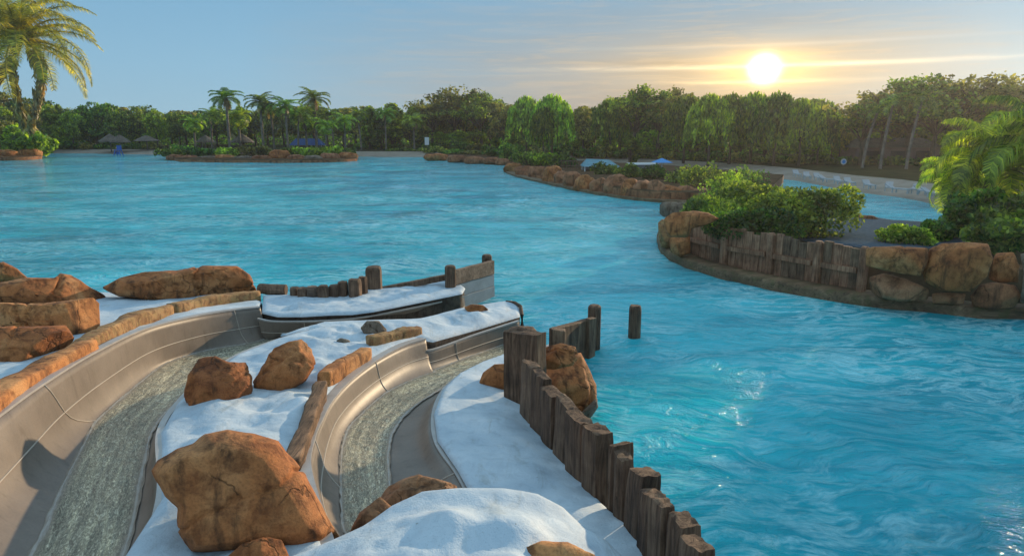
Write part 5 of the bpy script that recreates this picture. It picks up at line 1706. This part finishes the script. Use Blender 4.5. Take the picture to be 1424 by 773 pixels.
for a in [(152, 186, 197, 146, 2.3, 'grey thatched shade, first of the touching pair on the far beach'), (166, 187, 198, 145, 2.1, 'grey thatched shade, second of the touching pair by the blue chair'), (203, 188, 196, 147, 2.6, 'pinkish brown thatched shade further along the far beach'),
          (285, 188, 198, 136, 2.0, 'pointed thatched shade seen beside the tallest slim palm'), (336, 186, 198, 134, 2.3, 'pointed thatched shade just after the tallest slim palm')]:
    thatch_shade(*a)
# blue lifeguard chair
c = P(165, 216, .1); root = empty('lifeguard_chair', c, 'small blue lifeguard chair at the water line of the far beach', 'lifeguard chair')
mb = MB()
for sx, sy in ((-1, -1), (1, -1), (-1, 1), (1, 1)):
    MB().tube([(c[0] + sx * .62, c[1] + sy * .6, -.1), (c[0] + sx * .38, c[1] + sy * .35, 1.1)], .09, 6).build('leg', M['blue'], root)
MB().box((c[0], c[1], 1.1), (1.0, .9, .12)).build('seat', M['blue'], root)
MB().box((c[0], c[1] + .42, 1.55), (.9, .1, .8)).build('backrest', M['blue'], root)
MB().box((c[0], c[1] - .1, .5), (.85, .1, .4)).build('step', M['blue'], root)
# white sign board
c = P(594, 214, .6); c = PY(594, 210, 138); c[2] = .6
root = empty('sign_board', c, 'small white board on a post among the bushes above the low bank', 'sign')
tz = PY(594, 190, 138)[2]
MB().tube([(c[0], c[1], .4), (c[0], c[1], tz - .4)], .08, 6).build('post', M['trunk'], root)
MB().box((c[0], c[1] - .08, tz - .9), (.85, .08, 1.5)).build('board', M['white'], root)
# blue tent
c = PY(428, 205, 134); root = empty('tent', (c[0], c[1], .8), 'low blue tent behind the palms of the planted island', 'tent')
z0, z1 = PY(428, 202, 134)[2], PY(428, 193, 134)[2]
MB().add([(c[0] - 3.2, c[1] - 1.5, z0), (c[0] + 3.2, c[1] - 1.5, z0), (c[0] + 3.2, c[1] + 1.5, z0), (c[0] - 3.2, c[1] + 1.5, z0), (c[0] - 2.2, c[1], z1), (c[0] + 2.2, c[1], z1)],
         [[0, 1, 5, 4], [2, 3, 4, 5], [1, 2, 5], [3, 0, 4], [3, 2, 1, 0]]).build('canopy', M['tent_blue'], root)
for sx in (-1, 1):
    for sy in (-1, 1): MB().tube([(c[0] + sx * 3.0, c[1] + sy * 1.35, .6), (c[0] + sx * 3.0, c[1] + sy * 1.35, z0)], .05, 5).build('pole', M['white'], root)
# teal roofed pavilion
c = PY(834, 236, 72); root = empty('pavilion', (c[0], c[1], .8), 'small pavilion with a pale teal roof on the peninsula', 'pavilion')
ze, zr = PY(834, 231, 72)[2], PY(834, 221, 72)[2]; w = 1.9
MB().add([(c[0] - w, c[1] - 1.5, ze), (c[0] + w, c[1] - 1.5, ze), (c[0] + w, c[1] + 1.5, ze), (c[0] - w, c[1] + 1.5, ze), (c[0] - w * .75, c[1], zr), (c[0] + w * .5, c[1], zr - .1)],
         [[0, 1, 5, 4], [2, 3, 4, 5], [1, 2, 5], [3, 0, 4], [3, 2, 1, 0]]).build('roof', M['teal'], root)
for sx in (-1, 1):
    for sy in (-1, 1): MB().tube([(c[0] + sx * 1.7, c[1] + sy * 1.3, .5), (c[0] + sx * 1.7, c[1] + sy * 1.3, ze)], .07, 6).build('post', M['white'], root)
MB().box((c[0], c[1] + 1.2, (ze + .6) / 2), (3.3, .1, ze - .7)).build('back_panel', M['bluegrey'], root)
# railing hut
c = PY(797, 238, 74); root = empty('railing_deck', (c[0], c[1], .8), 'dark timber deck with an open railing on the peninsula rocks', 'deck')
z0, z1 = PY(797, 238, 74)[2], PY(797, 224, 74)[2]
for k in range(9): MB().tube([(c[0] - 1.3 + k * .325, c[1], z0 - .3), (c[0] - 1.3 + k * .325, c[1], z1)], .04, 5).build('baluster', M['wood'], root)
MB().box((c[0], c[1], z1), (2.8, .12, .1)).build('handrail', M['wood_grey'], root)
MB().box((c[0], c[1], (z1 + z0) / 2), (2.8, .08, .08)).build('middle_rail', M['wood_grey'], root)
MB().box((c[0], c[1] + .8, z0 - .15), (2.8, 1.8, .16)).build('floor_boards', M['wood'], root)
# yellow panel
c = PY(841, 239, 66); MB().box((c[0], c[1], c[2]), (.7, .5, .45)).box((c[0], c[1], c[2] - .35), (.1, .1, .5)).build('litter_bin', M['yellow']); tag(bpy.context.scene.objects['litter_bin'], 'small pale yellow green bin in front of the teal roofed pavilion', 'bin')
# grey low structure with pale front
c = PY(893, 236, 66); root = empty('towel_hut', (c[0], c[1], .8), 'low grey hut with pale front between teal roof and blue canopy', 'hut')
z1 = PY(893, 229, 66)[2]
MB().box((c[0], c[1], (z1 + .5) / 2), (2.3, 1.5, z1 - .5)).build('wall', M['bluegrey'], root)
MB().box((c[0], c[1], z1 + .06), (2.7, 1.9, .12)).build('roof', M['white'], root)
MB().box((c[0] + .3, c[1] - .77, (z1 + .5) / 2 - .1), (.9, .06, z1 - .9)).build('opening', M['darkwin'], root)
# blue canopy
c = PY(920, 236, 64); root = empty('parasol', (c[0], c[1], .8), 'bright blue square parasol beside the low grey hut', 'parasol')
ze, zr = PY(920, 226, 64)[2], PY(920, 220, 64)[2]
MB().add([(c[0] - .85, c[1] - .8, ze), (c[0] + .85, c[1] - .8, ze), (c[0] + .85, c[1] + .8, ze), (c[0] - .85, c[1] + .8, ze), (c[0], c[1], zr)], [[0, 1, 4], [1, 2, 4], [2, 3, 4], [3, 0, 4], [3, 2, 1, 0]]).build('canopy', M['bluecloth'], root)
MB().tube([(c[0], c[1], .5), (c[0], c[1], zr - .05)], .05, 6).build('pole', M['white'], root)
# beach hut behind the right hand palms
Y = 86; c = PY(1235, 222, Y); root = empty('beach_hut', (c[0], c[1], .9), 'long low pinkish brown beach hut behind the pale palm trunks', 'hut')
zt = PY(1235, 205, Y)[2]; zr = PY(1235, 192, Y)[2]; w = (1290 - 1178) / F * Y
MB().box((c[0], c[1], (zt + .7) / 2), (w, 4, zt - .6)).build('wall', M['plaster'], root)
MB().add([(c[0] - w / 2 - .5, c[1] - 2.6, zt), (c[0] + w / 2 + .5, c[1] - 2.6, zt), (c[0] + w / 2 + .5, c[1] + 2.6, zt), (c[0] - w / 2 - .5, c[1] + 2.6, zt), (c[0] - w / 2 + 1, c[1], zr), (c[0] + w / 2 - 1, c[1], zr)],
         [[0, 1, 5, 4], [2, 3, 4, 5], [1, 2, 5], [3, 0, 4], [3, 2, 1, 0]]).build('roof', M['thatch'], root)
for k in range(3):
    MB().box((c[0] - w * .3 + k * w * .3, c[1] - 2.03, (zt + .7) / 2), (1.7, .1, 1.4)).build('window', M['darkwin'], root)
# round emblem sign
c = PY(1172, 232, 80); root = empty('round_sign', (c[0], c[1], .8), 'small round blue and white sign beside the beach hut', 'sign')
zc = PY(1172, 225, 80)[2]
MB().tube([(c[0], c[1], .5), (c[0], c[1], zc)], .05, 6).build('post', M['trunk'], root)
MB().tube([(c[0], c[1] - .05, zc), (c[0], c[1] - .12, zc)], .34, 20).build('disc', M['white'], root)
MB().tube([(c[0], c[1] - .125, zc), (c[0], c[1] - .15, zc)], .2, 20).build('emblem', M['bluecloth'], root)
# loungers on the beach
def lounger(loc, rz, label):
    root = empty('sun_lounger', loc, label, 'sun lounger', 'loungers on the far beach'); x, y, z = loc
    def r_(px, py): c_, s_ = math.cos(rz), math.sin(rz); return x + px * c_ - py * s_, y + px * s_ + py * c_
    a = r_(-.25, 0); MB().box((a[0], a[1], z + .28), (1.2, .5, .07), rz).build('seat', M['lounger'], root)
    a = r_(.68, 0); MB().box((a[0], a[1], z + .42), (.6, .5, .06), rz, 0, -.5).build('backrest', M['lounger'], root)
    for sx in (-.75, .35):
        for sy in (-.25, .25):
            a = r_(sx, sy); MB().box((a[0], a[1], z + .15), (.06, .06, .36), rz).build('leg', M['lounger'], root)
lx = [(1108, 246), (1122, 249), (1138, 251), (1152, 254), (1166, 256), (1181, 258), (1208, 262), (1236, 265), (1250, 268), (1272, 268), (1286, 271), (1300, 274)]
for i, (x_, y_) in enumerate(lx):
    p = P(x_, y_ - 1, .65)
    where = ['starting the row beside the drooping trees', 'second from the start of the row', 'third from the start of the row', 'fourth from the start of the row', 'below the round sign', 'next to the first pale palm trunk', 'between the first two pale palm trunks', 'after the middle pale palm trunk', 'close to the tallest pale palm trunk', 'just past the tallest pale palm trunk', 'second past the tallest pale palm trunk', 'ending the row by the lush palm'][i]
    lounger((p[0], p[1], .6), random.uniform(-.3, .9) + 1.2, 'white sun lounger on the far beach, ' + where)
for k in T.values(): drop_proto(k)
SKY_TINT = (.22, .3, .4)
SKY_MIX = 0.9
SKY_RAMP = [(0.0, (2.1, 3.3, 4.1)), (.08, (1.7, 3.1, 4.2)), (.22, (1.15, 2.5, 3.8)), (.42, (2.5, 3.9, 5.0)), (1.0, (3.0, 4.3, 5.3))]
CLOUD_LO = (2.35, 1.75, 1.25)
CLOUD_HI = (1.4, 1.55, 1.6)
HAZE = .00036
EXPO = 0.52
# ---------------------------------------------------------------- sky, sun, haze
SUN_AZ, SUN_EL = R(38), R(11)              # lamp
VIS = ray(1063, 96); VIS = VIS / np.linalg.norm(VIS)   # where the low sun stands behind thin cloud
sd = bpy.data.lights.new('sun', 'SUN'); sd.energy = 3.2; sd.angle = R(1.2); sd.color = (1.0, .76, .48)
so = bpy.data.objects.new('sun', sd); col.objects.link(so)
dv = Vector((math.sin(SUN_AZ) * math.cos(SUN_EL), math.cos(SUN_AZ) * math.cos(SUN_EL), math.sin(SUN_EL)))
so.rotation_euler = dv.to_track_quat('Z', 'Y').to_euler()
so.location = (60, 120, 60)

w = bpy.data.worlds.new('World'); sc.world = w; w.use_nodes = True
nt = w.node_tree
for n in list(nt.nodes): nt.nodes.remove(n)
out = nt.nodes.new('ShaderNodeOutputWorld'); bg = nt.nodes.new('ShaderNodeBackground')
bg.inputs['Strength'].default_value = .12
nt.links.new(bg.outputs[0], out.inputs[0])
sk = nt.nodes.new('ShaderNodeTexSky'); sk.sky_type = 'NISHITA'; sk.sun_disc = False
sk.sun_elevation = SUN_EL; sk.sun_rotation = SUN_AZ
sk.air_density = 1.0; sk.dust_density = .6; sk.ozone_density = 2.0
tc = nt.nodes.new('ShaderNodeTexCoord')
D = tc.outputs['Generated']
sep = nt.nodes.new('ShaderNodeSeparateXYZ'); nt.links.new(D, sep.inputs[0])
z = mth(nt, 'MAXIMUM', sep.outputs[2], 0.0)
el = mth(nt, 'ARCSINE', sep.outputs[2])
az = mth(nt, 'ARCTAN2', sep.outputs[0], sep.outputs[1])
va, ve = math.atan2(VIS[0], VIS[1]), math.asin(VIS[2])
da = mth(nt, 'SUBTRACT', az, va); de = mth(nt, 'SUBTRACT', el, ve)
def gauss(sa, se, off=0.0):
    e_ = mth(nt, 'SUBTRACT', de, off) if off else de
    q = mth(nt, 'ADD', mth(nt, 'POWER', mth(nt, 'DIVIDE', da, sa), 2.0), mth(nt, 'POWER', mth(nt, 'DIVIDE', e_, se), 2.0))
    return mth(nt, 'EXPONENT', mth(nt, 'MULTIPLY', q, -1.0))
# cloud deck: greyer and warmer towards the sun side, streaked along the horizon
mp = nt.nodes.new('ShaderNodeCombineXYZ'); nt.links.new(mth(nt, 'MULTIPLY', az, 2.2), mp.inputs[0]); nt.links.new(mth(nt, 'MULTIPLY', el, 26.0), mp.inputs[1])
cl = noise_tex(nt, mp.outputs[0], 1.2, 6, .6, .5)
mp2 = nt.nodes.new('ShaderNodeCombineXYZ'); nt.links.new(mth(nt, 'MULTIPLY', az, 9.0), mp2.inputs[0]); nt.links.new(mth(nt, 'MULTIPLY', el, 130.0), mp2.inputs[1])
cl2 = noise_tex(nt, mp2.outputs[0], 1.0, 6, .62, .7)
side = ramp(nt, [(.30, (0, 0, 0)), (.62, (1, 1, 1)), (.73, (.85, .85, .85)), (.87, (.1, .1, .1))], mth(nt, 'MULTIPLY_ADD', az, .55, .5)).outputs[0]
low = ramp(nt, [(0.0, (1, 1, 1)), (.09, (.85, .85, .85)), (.2, (.15, .15, .15)), (.45, (0, 0, 0))], z).outputs[0]
cm = mth(nt, 'MULTIPLY', mth(nt, 'MULTIPLY', side, low), mth(nt, 'MULTIPLY_ADD', cl, 1.0, .5), clamp=True)
# clear sky: Nishita tinted to the photograph's soft blue
tint = mixc(nt, 1.0, sk.outputs[0], SKY_TINT, 'MULTIPLY')
base = mixc(nt, SKY_MIX, tint, ramp(nt, SKY_RAMP, z).outputs[0])
c = mixc(nt, mth(nt, 'MULTIPLY', cm, .95), base, ramp(nt, [(.02, CLOUD_LO), (.10, tuple((a+b)/2 for a,b in zip(CLOUD_LO,CLOUD_HI))), (.17, CLOUD_HI)], z).outputs[0])
wisp = ramp(nt, [(.48, (0, 0, 0)), (.66, (1, 1, 1))], cl2).outputs[0]
c = mixc(nt, mth(nt, 'MULTIPLY', mth(nt, 'MULTIPLY', wisp, side), mth(nt, 'MULTIPLY', low, .6)), c, (3.6, 2.9, 2.1))
def addc(c, fac, colr):
    n = nt.nodes.new('ShaderNodeVectorMath'); n.operation = 'SCALE'; n.inputs[0].default_value = colr
    nt.links.new(fac, n.inputs['Scale'])
    a = nt.nodes.new('ShaderNodeVectorMath'); a.operation = 'ADD'
    nt.links.new(c, a.inputs[0]); nt.links.new(n.outputs[0], a.inputs[1])
    return a.outputs[0]
c = addc(c, gauss(.21, .042), (2.2, 1.2, .0))
c = addc(c, gauss(.36, .11), (.45, .30, .10))
c = addc(c, gauss(.058, .024), (6.0, 3.2, .2))
c = addc(c, gauss(.0125, .0115), (110, 88, 46))
c = addc(c, mth(nt, 'MULTIPLY', gauss(.20, .0028, .0035), mth(nt, 'MULTIPLY_ADD', cl2, 2.6, -.6)), (6.0, 4.6, 2.4))
c = addc(c, mth(nt, 'MULTIPLY', gauss(.10, .0026, -.016), mth(nt, 'MULTIPLY', cl2, 1.6)), (5.0, 3.4, 1.3))
c = addc(c, mth(nt, 'MULTIPLY', gauss(.20, .0025, .030), cl), (1.3, 1.1, .8))
nt.links.new(c, bg.inputs['Color'])

# haze -----------------------------------------------------------------
hz = MB(); hz.box((20, 110, 13.5), (520, 260, 31)).build('haze', None, base=(0, 0, 0)) if False else None
V = [(x, y, zz) for zz in (-2.6, 26) for y in (-14, 235) for x in (-210, 230)]
me = np_mesh('haze', V, [[0, 2, 3, 1], [4, 5, 7, 6], [0, 1, 5, 4], [2, 6, 7, 3], [0, 4, 6, 2], [1, 3, 7, 5]])
hm = bpy.data.materials.new('haze_air'); hm.use_nodes = True
nh = hm.node_tree; nh.nodes.remove(nh.nodes['Principled BSDF'])
pv = nh.nodes.new('ShaderNodeVolumePrincipled'); pv.inputs['Density'].default_value = HAZE
pv.inputs['Color'].default_value = (.93, .93, .95, 1); pv.inputs['Anisotropy'].default_value = .62
nh.links.new(pv.outputs[0], nh.nodes['Material Output'].inputs['Volume'])
me.materials.append(hm)
ho = link('haze', me); ho['kind'] = 'stuff'; ho['label'] = 'thin warm evening haze over the whole pool'

sc.view_settings.view_transform = 'Standard'
sc.view_settings.look = 'None'
sc.view_settings.exposure = EXPO
sc.view_settings.gamma = 1
sc.view_settings.use_curve_mapping = False
sc.render.engine = 'CYCLES'
cy = sc.cycles
cy.use_denoising = True
try: cy.denoiser = 'OPENIMAGEDENOISE'
except Exception: pass
cy.max_bounces = 6; cy.diffuse_bounces = 3; cy.glossy_bounces = 3; cy.transmission_bounces = 3; cy.volume_bounces = 0; cy.transparent_max_bounces = 4
cy.caustics_reflective = False; cy.caustics_refractive = False
cy.sample_clamp_indirect = 4; cy.sample_clamp_direct = 0
cy.use_adaptive_sampling = True; cy.adaptive_threshold = .02
